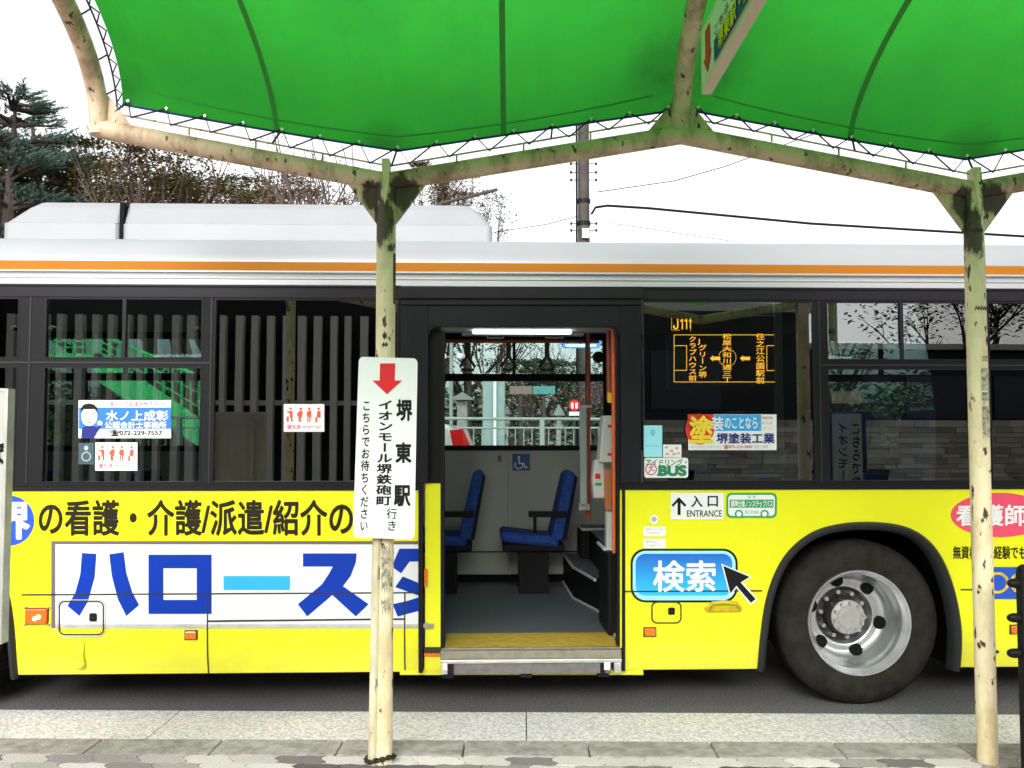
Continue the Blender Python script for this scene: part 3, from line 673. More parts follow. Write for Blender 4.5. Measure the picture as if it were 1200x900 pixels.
m = MB(); disc(m, 766.5, 608.5, 5, 5.5, pl(.0018)); rect(m, (754, 617, 780, 628.5), pl(.0018)); rect(m, (754, 631.5, 780, 642.5), pl(.0018)); nt_ = m.build('notice_sticker', 'wtext', bus)
m = MB()
for y, ts in ((619, '車椅子ステッカー'), (623, 'この付近に'), (633.5, '乗降中は'), (638, 'ご注意下さい')): text_h(m, ts, (757, y, 757 + min(21, 3.2 * len(ts)), y + 2.8), pl(.003), 0)
disc(m, 766.5, 608.5, 3, 3, pl(.003)); m.build('notice_lettering', 'greyprint', nt_)
m = MB(); a, b = bl(827, 705.5), bl(867.5, 714); zm = (a.z + b.z) / 2
m.tube([(a.x, 0, b.z + .006), (a.x + .01, -.03, b.z + .012), (a.x + .03, -.038, a.z), ((a.x + b.x) / 2, -.04, a.z + .006), (b.x - .03, -.038, a.z), (b.x - .008, -.03, b.z + .012), (b.x, 0, b.z + .006)], .011, 10)
m.box(a.x, b.x, -.026, 0, b.z - .006, b.z + .012); m.build('door_handle', mat('ochre_handle', (.70, .48, .02), .35, var=.3, scale=30), bus, smooth=True)
m = MB(); disc(m, 1172, 603.5, 58, 26, pl(.0018), n=44); pk = m.build('pink_oval', 'pink', bus)
m = MB(); text_h(m, '看護師', (1121, 592, 1203, 616), pl(.003), .022); m.build('oval_lettering', 'wtext', pk)
m = MB(); text_h(m, '無資格・未経験でも活躍', (1117, 640, 1222, 655), pl(.002), .02); m.build('recruit_lettering', 'brownink', bus)
m = MB(); rect(m, (1150, 664.5, 1262, 702), pl(.0066)); lg = m.build('logo_panel', 'badge', bus)
m = MB()
for cx in (1169, 1197, 1225): loop(m, [(cx + 12 * math.cos(2 * math.pi * k / 28), 683 + 11 * math.sin(2 * math.pi * k / 28)) for k in range(28)], 3.2, pl(.0078))
m.build('logo_ring', 'yprint', lg)
m = MB(); p = bl(1170.5, 764.5); m.lathe([(0, -.006), (.009, -.006), (.011, .004)], (p.x, skirt(p.z), p.z), seg=12); m.build('jack_plug', 'trim', bus)

# ---- stickers on the glass
GL = .006
m = MB(); rect(m, (92, 469, 200.5, 513.5), pl(GL)); st = m.build('window_sticker', 'wtext', bus)
m = MB(); rect(m, (92.5, 477.5, 200.5, 502.5), pl(GL + .0012)); m.build('sticker_band', 'cyan', st).data.materials[0] = mat('banner_blue', (.012, .16, .72), .4)
m = MB(); P9 = pl(GL + .0024); text_h(m, '水ノ上成彰', (124.5, 481, 197, 493), P9, .02); text_h(m, '公認会計士事務所', (123, 494, 195, 501.8), P9, .02); m.build('sticker_lettering', 'wtext', st)
m = MB(); text_h(m, '☎072-229-7557', (129, 503.6, 190, 511), P9, .02); m.build('phone_lettering', 'ink', st)
m = MB(); text_h(m, '安心しておまかせ下さい!', (129, 470.5, 192, 476.3), P9, .015); m.build('motto_lettering', 'pinkt', st)
m = MB(); disc(m, 104.5, 487.5, 9.5, 12, pl(GL + .0024)); disc(m, 117, 496, 3, 3, pl(GL + .0024)); m.build('portrait_face', 'skin', st)
m = MB(); m.poly([pl(GL + .0034)(*p) for p in [(95, 484), (95, 478), (98, 474), (104, 472.5), (110, 474), (114, 478), (114, 484), (111, 479.5), (98, 479.5)]])
for a in ((99.5, 484.5, 103, 485.5), (107, 484.5, 110.5, 485.5), (102, 494.5, 107, 495.3)): rect(m, a, pl(GL + .0034))
m.build('portrait_hair', 'ink', st)
m = MB(); m.poly([pl(GL + .0030)(*p) for p in [(95, 513.3), (96, 502), (101, 499), (109, 499), (114, 501), (117, 497.5), (118.5, 500), (114, 506), (110, 513.3)]][::-1]); m.build('portrait_suit', 'navy', st)
def priority(x0, y0, x1, y1):
    m = MB(); rect(m, (x0, y0, x1, y1), pl(GL)); s = m.build('priority_sticker', 'wtext', bus); W_, H = x1 - x0, y1 - y0
    P = pl(GL + .0012); m = MB()
    def q(u, v): return P(x0 + W_ * u, y0 + H * v)
    for i, cx in enumerate((.17, .40, .63, .86)):
        ox = .02 if i in (1,) else 0
        disc(m, x0 + W_ * (cx + ox), y0 + H * .17, W_ * .03, H * .05, P, n=12)
        if i == 0: pp = [[(-.04, .25), (.05, .25), (.05, .45), (-.02, .45)], [(-.09, .25), (-.04, .25), (-.02, .33), (-.09, .29)], [(-.03, .45), (.05, .45), (.05, .64), (.01, .64), (0, .5)], [(-.10, .45), (-.04, .45), (-.05, .64), (-.10, .64)]]
        elif i == 1: pp = [[(.0, .23), (.07, .26), (.05, .48), (-.02, .50), (-.08, .36)], [(-.05, .48), (-.01, .48), (.05, .64), (.0, .64)], [(.0, .49), (.03, .49), (-.01, .64), (-.05, .60)]]
        elif i == 2: pp = [[(-.03, .24), (.05, .24), (.05, .48), (-.05, .46), (-.07, .34)], [(-.05, .47), (-.02, .47), (-.02, .65), (-.05, .65)], [(.0, .47), (.03, .47), (.03, .65), (.0, .65)]]
        else: pp = [[(-.03, .25), (.05, .25), (.05, .50), (-.05, .47)], [(-.08, .48), (-.03, .46), (-.03, .66), (-.08, .66)]]
        for g_ in pp: m.poly([q(cx + a, b) for a, b in g_][::-1])
        m.build('pictogram', 'salmon', s); m = MB()
    m = MB(); text_h(m, '優先席', (x0 + W_ * .08, y0 + H * .74, x0 + W_ * .42, y0 + H * .91), P, .01); text_h(m, 'PRIORITY SEAT', (x0 + W_ * .47, y0 + H * .78, x0 + W_ * .94, y0 + H * .88), P, 0); m.build('sticker_lettering', 'pinkt', s)
priority(111.5, 518.5, 161, 551.5); priority(332.5, 473.5, 380, 506)
m = MB(); rect(m, (92, 519, 110, 544), pl(.004)); s_ = m.build('handicap_sticker', mat('dim_blue_print', (.03, .07, .10), .5), bus)
m = MB(); disc(m, 101, 525, 2.5, 2.8, pl(.0052)); loop(m, [(101 + 5 * math.cos(k * .3), 535 + 5 * math.sin(k * .3)) for k in range(21)], 1.6, pl(.0052)); m.build('pictogram', 'greyprint', s_)
m = MB(); rect(m, (806.5, 485.5, 910, 527.5), pl(GL)); st = m.build('window_sticker', 'wtext', bus)
m = MB(); rect(m, (832, 486, 892, 505), pl(GL + .001)); m.build('sticker_band', mat('banner_sky_blue', (.02, .38, .82), .4), st)
m = MB(); disc(m, 820, 503, 17, 18, pl(GL + .0020)); rect(m, (806.5, 485.5, 836, 503), pl(GL + .0020)); m.build('sticker_disc', mat('banner_red', (.75, .03, .02), .4), st)
m = MB(); text_h(m, '塗', (808.5, 488, 835.5, 518.5), pl(GL + .0032), .03); m.build('yellow_lettering', 'yprint', st)
m = MB(); text_h(m, '装', (834, 488.5, 847.5, 504), pl(GL + .0032), .02); text_h(m, 'のことなら', (849.5, 489, 887.5, 502), pl(GL + .0032), .02); m.build('white_lettering', 'wtext', st)
m = MB(); text_h(m, '堺塗装工業', (840, 507.5, 907.5, 519.5), pl(GL + .0032), .025); m.build('navy_lettering', 'navy', st)
m = MB(); text_h(m, '☎072-223-3807', (848, 521.5, 882, 525.8), pl(GL + .0032), .02)
for y, t in ((488, '大規模修繕'), ): text_h(m, t, (889, y, 905, y + 3.4), pl(GL + .0032), .0)
m.build('phone_lettering', 'pinkt', st)
m = MB(); text_h(m, '堺市西区浜寺元町', (809, 522, 845, 525.6), pl(GL + .0032), 0)
for y, t in ((494, '防水工事'), (500, 'リフォーム')): text_h(m, t, (889, y, 905, y + 3.4), pl(GL + .0032), 0)
text_h(m, '塗装工事業', (884, 521.5, 900, 525.5), pl(GL + .0032), 0)
m.build('small_lettering', 'greyprint', st)
m = MB(); rrect(m, (755, 536.5, 806.5, 560), 3, pl(GL)); st = m.build('idling_sticker', 'wtext', bus)
m = MB(); text_h(m, 'アイドリング・', (757, 538, 804.5, 545.5), pl(GL + .0012), .02); text_h(m, 'BUS', (772.5, 546, 803.5, 557), pl(GL + .0012), .06); disc(m, 771, 556.5, 1.4, 1.4, pl(GL + .0012), n=10); m.build('sticker_lettering', mat('deep_green_print', (.01, .22, .09), .45), st)
m = MB(); loop(m, [(763 + 6.3 * math.cos(k * .2618), 550 + 6.3 * math.sin(k * .2618)) for k in range(24)], 1.2, pl(GL + .0012)); loop(m, [(763, 544), (763, 550), (759, 555)], 1.1, pl(GL + .0012), closed=False); loop(m, [(763, 550), (767, 552)], 1, pl(GL + .0012), closed=False); loop(m, [(760, 548), (766, 547)], 1, pl(GL + .0012), closed=False); m.build('sticker_emblem', 'pinkt', st)
m = MB(); rect(m, (754.5, 498.5, 776, 535.5), pl(GL)); s_ = m.build('permit_sticker', 'lightblue', bus)
m = MB(); rect(m, (755.5, 522, 775, 523), pl(GL + .0012)); disc(m, 765, 507, 3, 4, pl(GL + .0012)); m.build('permit_print', mat('soft_blue_print', (.15, .62, .75), .5), s_)
m = MB(); rect(m, (777, 521, 798.5, 536), pl(GL)); s_ = m.build('notice_sticker', 'wtext', bus)
m = MB()
for k, (a, b) in enumerate(((779, 523), (785, 527), (791, 524), (780, 531), (788, 531), (793, 530))): rect(m, (a, b, a + 4, b + 2.4), pl(GL + .0012))
m.build('notice_print', mat('pale_red_print', (.70, .35, .38), .5), s_)

# ---- destination display behind the glass
D = .075
m = MB(); a, b = bl(783, 369.5, D), bl(914.5, 456, D); m.box(a.x, b.x, D, D + .09, b.z, a.z); led = m.build('destination_display', 'ledboard', bus, bevel=.004)
m = MB(); PD = lambda x, y: bl(770 + x / 7.5, 350 + y / 7.5, D - .003)
def lp(pts, wdt=6, cl=True): loop(m, pts, wdt, PD, closed=cl)
lp([(150, 318), (1070, 318), (1070, 732), (150, 732)], 5); lp([(155, 413), (260, 413), (260, 630), (155, 630)], 5, False); lp([(1065, 413), (965, 413), (965, 632), (1065, 632)], 5, False)
for k in range(20):
    a0, a1 = k * 2 * math.pi / 20, (k + .55) * 2 * math.pi / 20; lp([(618 + 76 * math.cos(a0), 518 + 76 * math.sin(a0)), (618 + 76 * math.cos(a1), 518 + 76 * math.sin(a1))], 5, False)
for xa_ in (465, 728): m.poly([PD(*p) for p in [(xa_, 524), (xa_ + 28, 498), (xa_ + 28, 510), (xa_ + 90, 510), (xa_ + 90, 540), (xa_ + 28, 540), (xa_ + 28, 551)]][::-1])
text_v(m, '住之江公園駅前', (868, 300, 948, 748), PD, .008); text_v(m, '松屋大和川通三丁', (573, 303, 657, 738), PD, .008); text_v(m, 'Jグリーン堺', (362, 340, 438, 695), PD, .008); text_v(m, 'クラブハウス前', (276, 325, 350, 725), PD, .008)
lp([(206, 198), (222, 184), (222, 266)], 10, False); lp([(244, 198), (260, 184), (260, 266)], 10, False); lp([(292, 178), (292, 262)], 7, False); lp([(278, 196), (308, 196)], 6, False)
lp([(182, 180), (182, 250), (172, 264), (158, 264), (148, 250), (148, 236)], 11, False); lp([(128, 168), (128, 276)], 3, False); lp([(135, 276), (200, 276)], 3, False); lp([(296, 168), (296, 286)], 3, False)
m.build('display_lettering', 'led', led)
m = MB(); a, b = bl(908, 350, .045), bl(920, 565, .045); m.box(a.x, b.x, .052, .09, b.z, a.z); m.build('interior_pillar', mat('pillar_grey', (.36, .36, .30), .5), bus)

# ---- roof unit
def prof_unit(x0, x1, xs0, xs1, d0, name):
    pass
UD = .62
zt, zm_, zb_ = bl(300, 238, UD + .12).z, bl(300, 263, UD).z, zc_ + Rr_ + .005
m = MB()
def unit(x0, x1, taper0, taper1):
    ys = (UD, BW - UD); c = .04
    base = [(x0, ys[0]), (x1, ys[0]), (x1, ys[1]), (x0, ys[1])]
    def ring(i0, i1, iy, z): return [(x0 + i0, ys[0] + iy, z), (x1 - i1, ys[0] + iy, z), (x1 - i1, ys[1] - iy, z), (x0 + i0, ys[1] - iy, z)]
    rr = [ring(0, 0, 0, zb_), ring(0, 0, 0, zm_), ring(taper0 * .02, taper1 * .02, .015, zm_ + .006), ring(taper0 * .6, taper1 * .55, .07, zt - .05), ring(taper0 * .85, taper1 * .85, .10, zt - .012), ring(taper0, taper1, .15, zt)]
    for r0, r1 in zip(rr, rr[1:]):
        m.add(r0 + r1, [(i, (i + 1) % 4, 4 + (i + 1) % 4, 4 + i) for i in range(4)])
    m.poly(rr[-1])
xa_, xb_, xc_, xd_ = bl(3, 262, UD).x, bl(139, 262, UD).x, bl(143, 262, UD).x, bl(577, 262, UD).x
unit(xa_, xb_, .22, .0); unit(xc_, xd_, .0, .18)
un = m.build('roof_unit', mat('unit_white', (.27, .283, .295), .4, var=.08, scale=2), bus, bevel=.035, fix=True); un.modifiers[0].segments = 4; un.modifiers[0].angle_limit = R(20)
m = MB(); m.box(xb_ - .002, xc_ + .002, UD + .02, BW - UD - .02, zb_, zt - .03); m.build('unit_gap', 'pitch', un)

# ---- wheel
def wheel(cx, fy):
    R_ = .485; w = empty('wheel', (cx, fy, R_), 0, bus)
    m = MB(); m.lathe([(.300, .03), (.312, -.002), (.335, -.012), (.375, -.020), (.382, -.018), (.42, -.018), (.428, -.015), (.452, -.005), (.470, .014), (.484, .03), (.485, .05), (.485, .24), (.47, .27), (.38, .29), (.30, .26)], (0, 0, 0), seg=72)
    m.build('tyre', 'tyre', w, smooth=True)
    m = MB()
    for k in range(64):
        a = 2 * math.pi * (k + .5) / 64
        for da, rr in ((0, .4855),):
            c, s = math.cos(a), math.sin(a); t = Vector((-s, 0, c)); n_ = Vector((c, 0, s)); p = n_ * rr
            m.add([p - t * .003 + Vector((0, .04, 0)), p + t * .003 + Vector((0, .04, 0)), p + t * .003 + Vector((0, .235, 0)), p - t * .003 + Vector((0, .235, 0))], [(0, 1, 2, 3)])
    m.build('tread_groove', 'pitch', w)
    m = MB(); m.lathe([(.312, .02), (.3135, -.004), (.309, -.012), (.303, -.012), (.298, -.004), (.292, .012), (.284, .02), (.276, .045), (.272, .10), (.270, .135), (.262, .15), (.258, .17), (.247, .20), (.225, .222), (.205, .228), (.188, .226), (.176, .232), (.170, .25), (.168, .31)], (0, 0, 0), seg=72); m.build('rim', 'rim', w, smooth=True)
    m = MB(); m.lathe([(.168, .31), (.05, .312)], (0, 0, 0), seg=48); m.lathe([(.112, .312), (.110, .19), (.105, .172)], (0, 0, 0), seg=40)
    m.build('hub_recess', mat('dark_hub_steel', (.075, .072, .07), .5, metal=.5, var=.4, scale=20), w, smooth=True)
    m = MB(); m.lathe([(.105, .172), (.102, .166), (.072, .160), (.068, .154), (.0, .152)], (0, 0, 0), seg=40); hb = m.build('hub', 'hub', w, smooth=True)
    for k in range(10):
        a = 2 * math.pi * k / 10 + .2; m = MB(); m.lathe([(0, .142), (.009, .142), (.011, .147), (.011, .166)], (.088 * math.cos(a), 0, .088 * math.sin(a)), seg=6)
        m.build('hub_nut', 'hub', w)
    for k in range(10):
        m = MB(); a = 2 * math.pi * k / 10 + .5; c = (.138 * math.cos(a), .14 * math.sin(a)); m.lathe([(0, .25), (.014, .25), (.016, .26), (.016, .312)], (c[0], 0, c[1]), seg=6)
        m.build('wheel_nut', 'rim', w)
    for k in range(6):  # flat black discs imitate the darkness inside the rim holes
        m = MB(); a = R(50 - 61.5 * k); ca, sa = math.cos(a), math.sin(a); ring = []
        for j in range(20):
            b = 2 * math.pi * j / 20; rr = .2145 + .0335 * math.cos(b); tt = .040 * math.sin(b); dr = rr - .2145
            yv = .2215 - max(0, dr) * .85 - .002
            ring.append((rr * ca - tt * sa, yv, rr * sa + tt * ca))
        m.poly(ring)
        m.build('painted_rim_hole', 'pitch', w)
    return w
wc = bl(1007.5, 733, .05)
wheel(wc.x, .055); wheel(wc.x + shift, .055)

# ---- interior
def seat(px_c, py_top, d, floor=.36, s=1.0):
    """one seat facing the front (left), its backrest to the right"""
    return None
def seat_at(x, y, z0, ped=True, label=None):
    s = empty('passenger_seat', (x, y, z0), 0, bus)
    m = MB(); a = [(-.20, -.21, .40), (.24, -.21, .36), (.24, -.21, .45), (.10, -.21, .455), (-.19, -.21, .49), (-.23, -.21, .47)]
    m.prism(a, [(p[0], .21, p[2]) for p in a]); m.build('cushion', 'seatblue', s, bevel=.03, fix=True)
    b = [(.17, -.21, .42), (.27, -.21, .42), (.345, -.21, .80), (.37, -.21, .93), (.34, -.21, .96), (.285, -.21, .93)]
    m = MB(); m.prism(b, [(p[0], .21, p[2]) for p in b]); m.build('backrest', 'seatblue', s, bevel=.03, fix=True)
    b2 = [(.272, -.19, .42), (.30, -.19, .42), (.385, -.19, .90), (.37, -.19, .92), (.35, -.19, .80)]
    m = MB(); m.prism(b2, [(p[0], .19, p[2]) for p in b2]); m.build('seat_back_shell', 'plastic', s, fix=True)
    m = MB(); m.box(-.20, .28, -.2, .2, .33, .385); m.build('seat_pan', 'plastic', s, bevel=.01)
    if ped:
        m = MB(); m.box(-.07, .16, -.16, .16, 0, .34); m.build('pedestal', 'plastic', s)
        m = MB(); m.box(0, .30, -.25, -.20, .60, .645); m.tube([(.05, -.225, .60), (.05, -.225, .48)], .014, 8); m.build('armrest', 'plastic', s, bevel=.01)
    return s
p1 = bz(618, 672, .36)
sx = bl(618, 620, 1.95).x
seat_at(sx, 1.98, .36); seat_at(bl(512, 620, 1.98).x, 2.0, .36)
for px in (380, 250, 120, 0): seat_at(bl(px, 620, 1.98).x, 2.0, .36)
for px in (200, 60, -60): seat_at(bl(px, 620, .6).x, .45, .36)
for px, d, z in ((800, .45, .80), (930, .45, .80), (1060, .45, .80), (840, 1.95, .83), (960, 1.95, .83), (1100, 1.95, .83), (900, 1.5, .83), (1030, 1.5, .83)): seat_at(bl(px, 620, d).x, d, z, False)
m = MB(); a = bl(597, 600, BW - .04); m.tube([(a.x, BW - .05, .42), (a.x, BW - .05, fz[0] - .07)], .009, 8); m.build('wall_pipe', 'machine', bus)
m = MB(); m.box(BX0 + .1, BX1 - .1, BW - .06, BW - .032, .36, .42); m.build('wall_base_strip', 'pitch', bus)  # black strip along the foot of the far wall
m = MB(); m.box(BX0 + .1, BX1 - .1, BW - .034, BW - .0305, zr(646, BW) - .006, zr(646, BW) + .006); m.build('wall_joint', 'seam', bus)
PW = lambda x, y: bl(x, y, BW - .034)
m = MB(); rect(m, (600.5, 532, 621, 551.5), PW); s_ = m.build('wheelchair_sign', mat('wheelchair_blue', (.02, .07, .22), .5), bus)
PW2 = lambda x, y: bl(x, y, BW - .037)
m = MB(); disc(m, 608, 536, 1.5, 1.5, PW2, n=10); loop(m, [(608, 537.5), (608.5, 543), (613.5, 543), (615.5, 548), (618, 547.5)], 1.5, PW2, closed=False); loop(m, [(608 + 4.6 * math.cos(k * .3), 545 + 4.2 * math.sin(k * .3)) for k in range(-2, 14)], 1.2, PW2, closed=False); m.build('pictogram', 'wtext', s_)
m = MB(); rect(m, (522, 535, 556, 549), PW); m.build('wall_notice', mat('notice_grey', (.40, .41, .42), .5), bus)
m = MB(); rect(m, (583, 534, 588, 541), PW); m.build('wall_socket', 'brown', bus)
# raised rear deck with its steps
def deck(pts, z0, z1, name):
    m = MB(); m.prism([(p[0], p[1], z0) for p in pts], [(p[0], p[1], z1) for p in pts]); o = m.build(name, 'plastic', bus, fix=True)
    m = MB(); m.poly([(p[0], p[1], z1 + .003) for p in pts]); m.build('step_top', 'floor', o, fix=True)
    return o
def nosing(pts, z, name='step_trim', r=.012):
    m = MB(); m.tube([(p[0], p[1], z) for p in pts], r, 8); m.build(name, 'trimsilver', bus, smooth=True)
A = [bz(*p, .36) for p in ((660, 683), (672, 703), (706, 721), (722, 748))]
XR = xr(1180)
deck([A[0], A[1], A[2], (XR, A[2].y), (XR, A[0].y)], .36, .60, 'rear_step')
nosing(A, .372, 'floor_trim')
nosing([(A[0].x, A[0].y), (A[1].x, A[1].y), (A[2].x - .05, A[2].y)], .602)
B_ = [(bl(676, 602, 2.38).x, 2.38), (bl(682, 617, 2.0).x, 2.0), (XR, 1.95), (XR, 2.4)]
deck(B_, .60, .835, 'seat_plinth'); nosing(B_[:3], .838)
m = MB(); a = bl(701, 640, .75); m.box(a.x, arch[0][0] - .03, .30, .75, .36, zr(637, .75)); m.build('door_side_box', 'plastic', bus, bevel=.02)
nosing([(a.x, .75), (a.x, .42), (a.x + .15, .30)], zr(637, .75) + .003)
deck([(xr(735), .9), (XR + 1.5, .9), (XR + 1.5, BW - .1), (xr(735), BW - .1)], .605, .83, 'rear_floor')
# poles, partition, ticket machine
def pole(px, r0, r1, d, mt, r=.016):
    m = MB(); a, b = bl(px, r0, d), bl(px, r1, d); m.tube([(a.x, d, a.z), (a.x, d, b.z)], r, 12); m.build('grab_pole', mt, bus, smooth=True)
pole(688.5, 386, 608, 1.25, 'redpole', .018); pole(719, 386, 648, .16, 'orangepole', .015); pole(714, 386, 470, .35, 'redpole', .02)
m = MB(); a, b = bl(520, 400, 1.55), bl(702, 400, 1.55); m.tube([(a.x - .5, 1.55, a.z), (b.x, 1.55, b.z)], .014, 10); m.build('ceiling_rail', 'redpole', bus)
m = MB(); a, b = bl(678, 478, 1.3), bl(686, 592, 1.3); m.box(a.x, b.x, 1.2, 1.25, b.z, a.z); m.build('glass_partition', mat('frosted_panel', (.40, .47, .45), .25), bus)
m = MB(); a, b = bl(681, 475, 1.24), bl(688, 478, 1.24); m.box(a.x, b.x + .03, 1.2, 1.24, b.z, a.z); a, b = bl(677, 590, 1.28), bl(690, 597, 1.28); m.box(a.x, b.x, 1.2, 1.3, b.z, a.z); m.build('pole_clamp', 'steel', bus)
m = MB(); mp = lambda x, y, d: tuple(bl(x, y, d))
def ext(m, pts, d0, d1, mi=0): m.prism([(bl(x, y, d0).x, d0, bl(x, y, d0).z) for x, y in pts], [(bl(x, y, d0).x, d1, bl(x, y, d0).z) for x, y in pts], mi)
ext(m, [(707, 487), (721, 487), (721, 542), (702, 542)], .45, .62); tm = m.build('ticket_machine', 'machine', bus, bevel=.008, fix=True)
m = MB(); ext(m, [(697, 540), (708, 536), (710, 584), (696, 584), (694, 562)], .5, .62); m.build('card_reader', 'machine', tm, bevel=.008, fix=True); m = MB(); ext(m, [(711, 600), (721, 600), (721, 645), (711, 645)], .4, .5); m.build('machine_base', 'machine', tm, bevel=.008, fix=True)
m = MB(); ext(m, [(709.5, 550), (717, 550), (717, 598), (709.5, 598)], .44, .5); m.build('ticket_box', mat('dull_orange', (.50, .16, .04), .5), tm, bevel=.005, fix=True)
m = MB(); rect(m, (697.5, 555, 703.5, 561), lambda x, y: bl(x, y, .496)); rect(m, (712, 498, 717, 501), lambda x, y: bl(x, y, .446)); rect(m, (712, 531, 718, 534), lambda x, y: bl(x, y, .446)); m.build('reader_mark', 'red', tm)
m = MB(); rect(m, (697.5, 566, 705, 569), lambda x, y: bl(x, y, .496)); m.build('reader_mark', 'greenp', tm)
m = MB(); rect(m, (712, 460, 717, 472), lambda x, y: bl(x, y, .3)); m.build('stop_button', 'yprint', bus)
# straps
for px in (548, 596, 641):
    a = bl(px, 401, 1.55); b = bl(px, 418, 1.55); c = bl(px, 433.5, 1.55)
    m = MB(); m.box(a.x - .018, a.x + .018, 1.545, 1.555, b.z, a.z); s_ = m.build('hanging_strap', 'strap', bus)
    m = MB(); wd = .055; m.tube([(a.x, 1.55, b.z + .01), (a.x - .025, 1.55, b.z - .03), (a.x - wd, 1.55, c.z + .025), (a.x - wd + .008, 1.55, c.z), (a.x + wd - .008, 1.55, c.z), (a.x + wd, 1.55, c.z + .025), (a.x + .025, 1.55, b.z - .03), (a.x, 1.55, b.z + .01)], .011, 8); m.build('strap_handle', 'strap', s_, smooth=True)
m = MB(); a, b = bl(554, 386.5, .3), bl(670, 390.5, .3); m.box(a.x, b.x, .3, .36, b.z, a.z); m.build('interior_light', 'tube', bus, bevel=.006)
M['fill_tube'] = mat('added_fill_tube', (.95, .97, 1.0), .4, emit=10)
for x_ in (-3.2, 2.0, 3.4):  # unseen fill lamps, added above the windows to brighten the seats
    m = MB(); m.box(x_ - .55, x_ + .55, .19, .26, z_t1 - .045, z_t1 - .023); m.build('interior_light', 'fill_tube', bus, bevel=.006)
m = MB(); a, b = bl(541, 382, .52), bl(684, 393, .58); m.box(a.x, b.x, .565, .65, b.z - .0, a.z + .03); m.build('light_housing', 'ceil', bus)
m = MB()
for x0, x1 in ((571, 590), (640, 660)):
    loop(m, [(x0, 391), (x1, 391), (x1, 396), (x0, 396)], 1.2, lambda x, y: bl(x, y, .8))
m.build('air_outlet', 'machine', bus)
m = MB(); a, b = bl(545, 385, .1), bl(685, 398, .1); m.box(xo0, xo1, .1, .46, zr(386.3, .3), z_t1 - .03); m.build('door_mechanism_box', 'ceil', bus)
m = MB(); a = bl(702, 418, 2.2); m.lathe([(0, -.05), (.04, -.05), (.05, 0), (.03, .05), (0, .05)], (a.x, 2.25, a.z), seg=14); m.tube([(a.x, 2.25, a.z), (a.x + .12, 2.3, a.z)], .02, 8); m.build('interior_camera', 'plastic', bus)

# ------------------------------------------------------------------ bus-stop canopy
YC = wz(450, 893, PZ).y
def cw(px, py, d=0): return wy(px, py, YC + d)
canopy = empty('bus_stop_canopy', (cw(453, 890).x, YC, PZ), label='green fabric bus stop canopy on rusty cream steel posts', cat='canopy')
CO = Vector(canopy.location)
def cl(p): return tuple(Vector(p) - CO)
J = [cw(116, 151), cw(453, 213.5), cw(798, 158), cw(1140, 223.5)]
J.append(Vector((2 * J[3].x - J[2].x, YC, J[2].z - .03)))
RB = .046
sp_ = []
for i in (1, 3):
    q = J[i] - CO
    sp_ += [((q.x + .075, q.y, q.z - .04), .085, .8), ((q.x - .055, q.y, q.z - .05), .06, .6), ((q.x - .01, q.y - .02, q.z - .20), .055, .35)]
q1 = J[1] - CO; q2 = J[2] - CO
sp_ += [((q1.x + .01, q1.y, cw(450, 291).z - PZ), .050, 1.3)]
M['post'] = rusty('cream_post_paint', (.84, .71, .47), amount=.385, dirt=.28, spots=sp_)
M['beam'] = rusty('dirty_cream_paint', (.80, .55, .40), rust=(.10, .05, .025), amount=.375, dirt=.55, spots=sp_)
HALF, RISE = 1.38, .63
def rib_pt(j, t, dz=0.0, dx=0.0):                   # t 0..1 over the arch, from the bus side to the back
    a = math.pi * t; y = YC - HALF + HALF * math.cos(a); return Vector((J[j].x + dx, y, J[j].z + .02 + RISE * math.sin(a) + dz))
for k, (px) in enumerate((455, 1138)):
    top = J[1 + 2 * k]; bot = Vector((top.x, YC, PZ)); m = MB()
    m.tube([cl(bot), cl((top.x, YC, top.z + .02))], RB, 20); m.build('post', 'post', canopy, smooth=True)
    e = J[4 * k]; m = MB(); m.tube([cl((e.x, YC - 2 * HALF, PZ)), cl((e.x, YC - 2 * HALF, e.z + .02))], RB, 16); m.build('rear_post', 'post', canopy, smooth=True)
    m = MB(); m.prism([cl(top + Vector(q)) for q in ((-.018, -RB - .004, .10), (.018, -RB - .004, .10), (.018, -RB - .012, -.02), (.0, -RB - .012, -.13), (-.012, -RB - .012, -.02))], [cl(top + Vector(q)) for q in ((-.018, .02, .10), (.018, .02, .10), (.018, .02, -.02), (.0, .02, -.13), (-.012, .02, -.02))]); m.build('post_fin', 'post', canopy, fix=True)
for dy in (0, -2 * HALF):
    for a, b in zip(J, J[1:]):
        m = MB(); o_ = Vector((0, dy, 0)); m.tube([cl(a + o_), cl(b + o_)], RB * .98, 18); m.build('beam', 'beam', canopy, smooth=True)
for dy in (0,):
    for i in (1, 3):
        for s in (-1, 1):
            q = J[i]; e = J[i + s]; d = (e - q).normalized(); m = MB()
            tri = [q + Vector((s * RB * .6, 0, -.02)), q + d * .20 + Vector((0, 0, -.03)), q + Vector((s * RB * .7, 0, -.22))]
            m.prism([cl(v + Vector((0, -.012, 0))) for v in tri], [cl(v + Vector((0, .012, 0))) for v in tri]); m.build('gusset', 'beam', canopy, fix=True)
    for i in (0, 2, 4):
        for s in (-1, 1):
            if not 0 <= i + s < len(J): continue
            q = J[i]; d = (J[i + s] - q).normalized(); m = MB(); tri = [q + Vector((s * RB * .5, 0, .02)), q + d * .17 + Vector((0, 0, .03)), q + Vector((s * RB * .7, 0, .17))]
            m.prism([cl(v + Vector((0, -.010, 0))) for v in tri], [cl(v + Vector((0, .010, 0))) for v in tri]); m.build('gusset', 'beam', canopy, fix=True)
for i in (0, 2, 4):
    m = MB(); m.tube([cl(J[i] - Vector((0, 0, .03)))] + [cl(rib_pt(i, t / 40)) for t in range(0, 41)], RB * .98, 18); m.build('rib', 'beam', canopy, smooth=True)
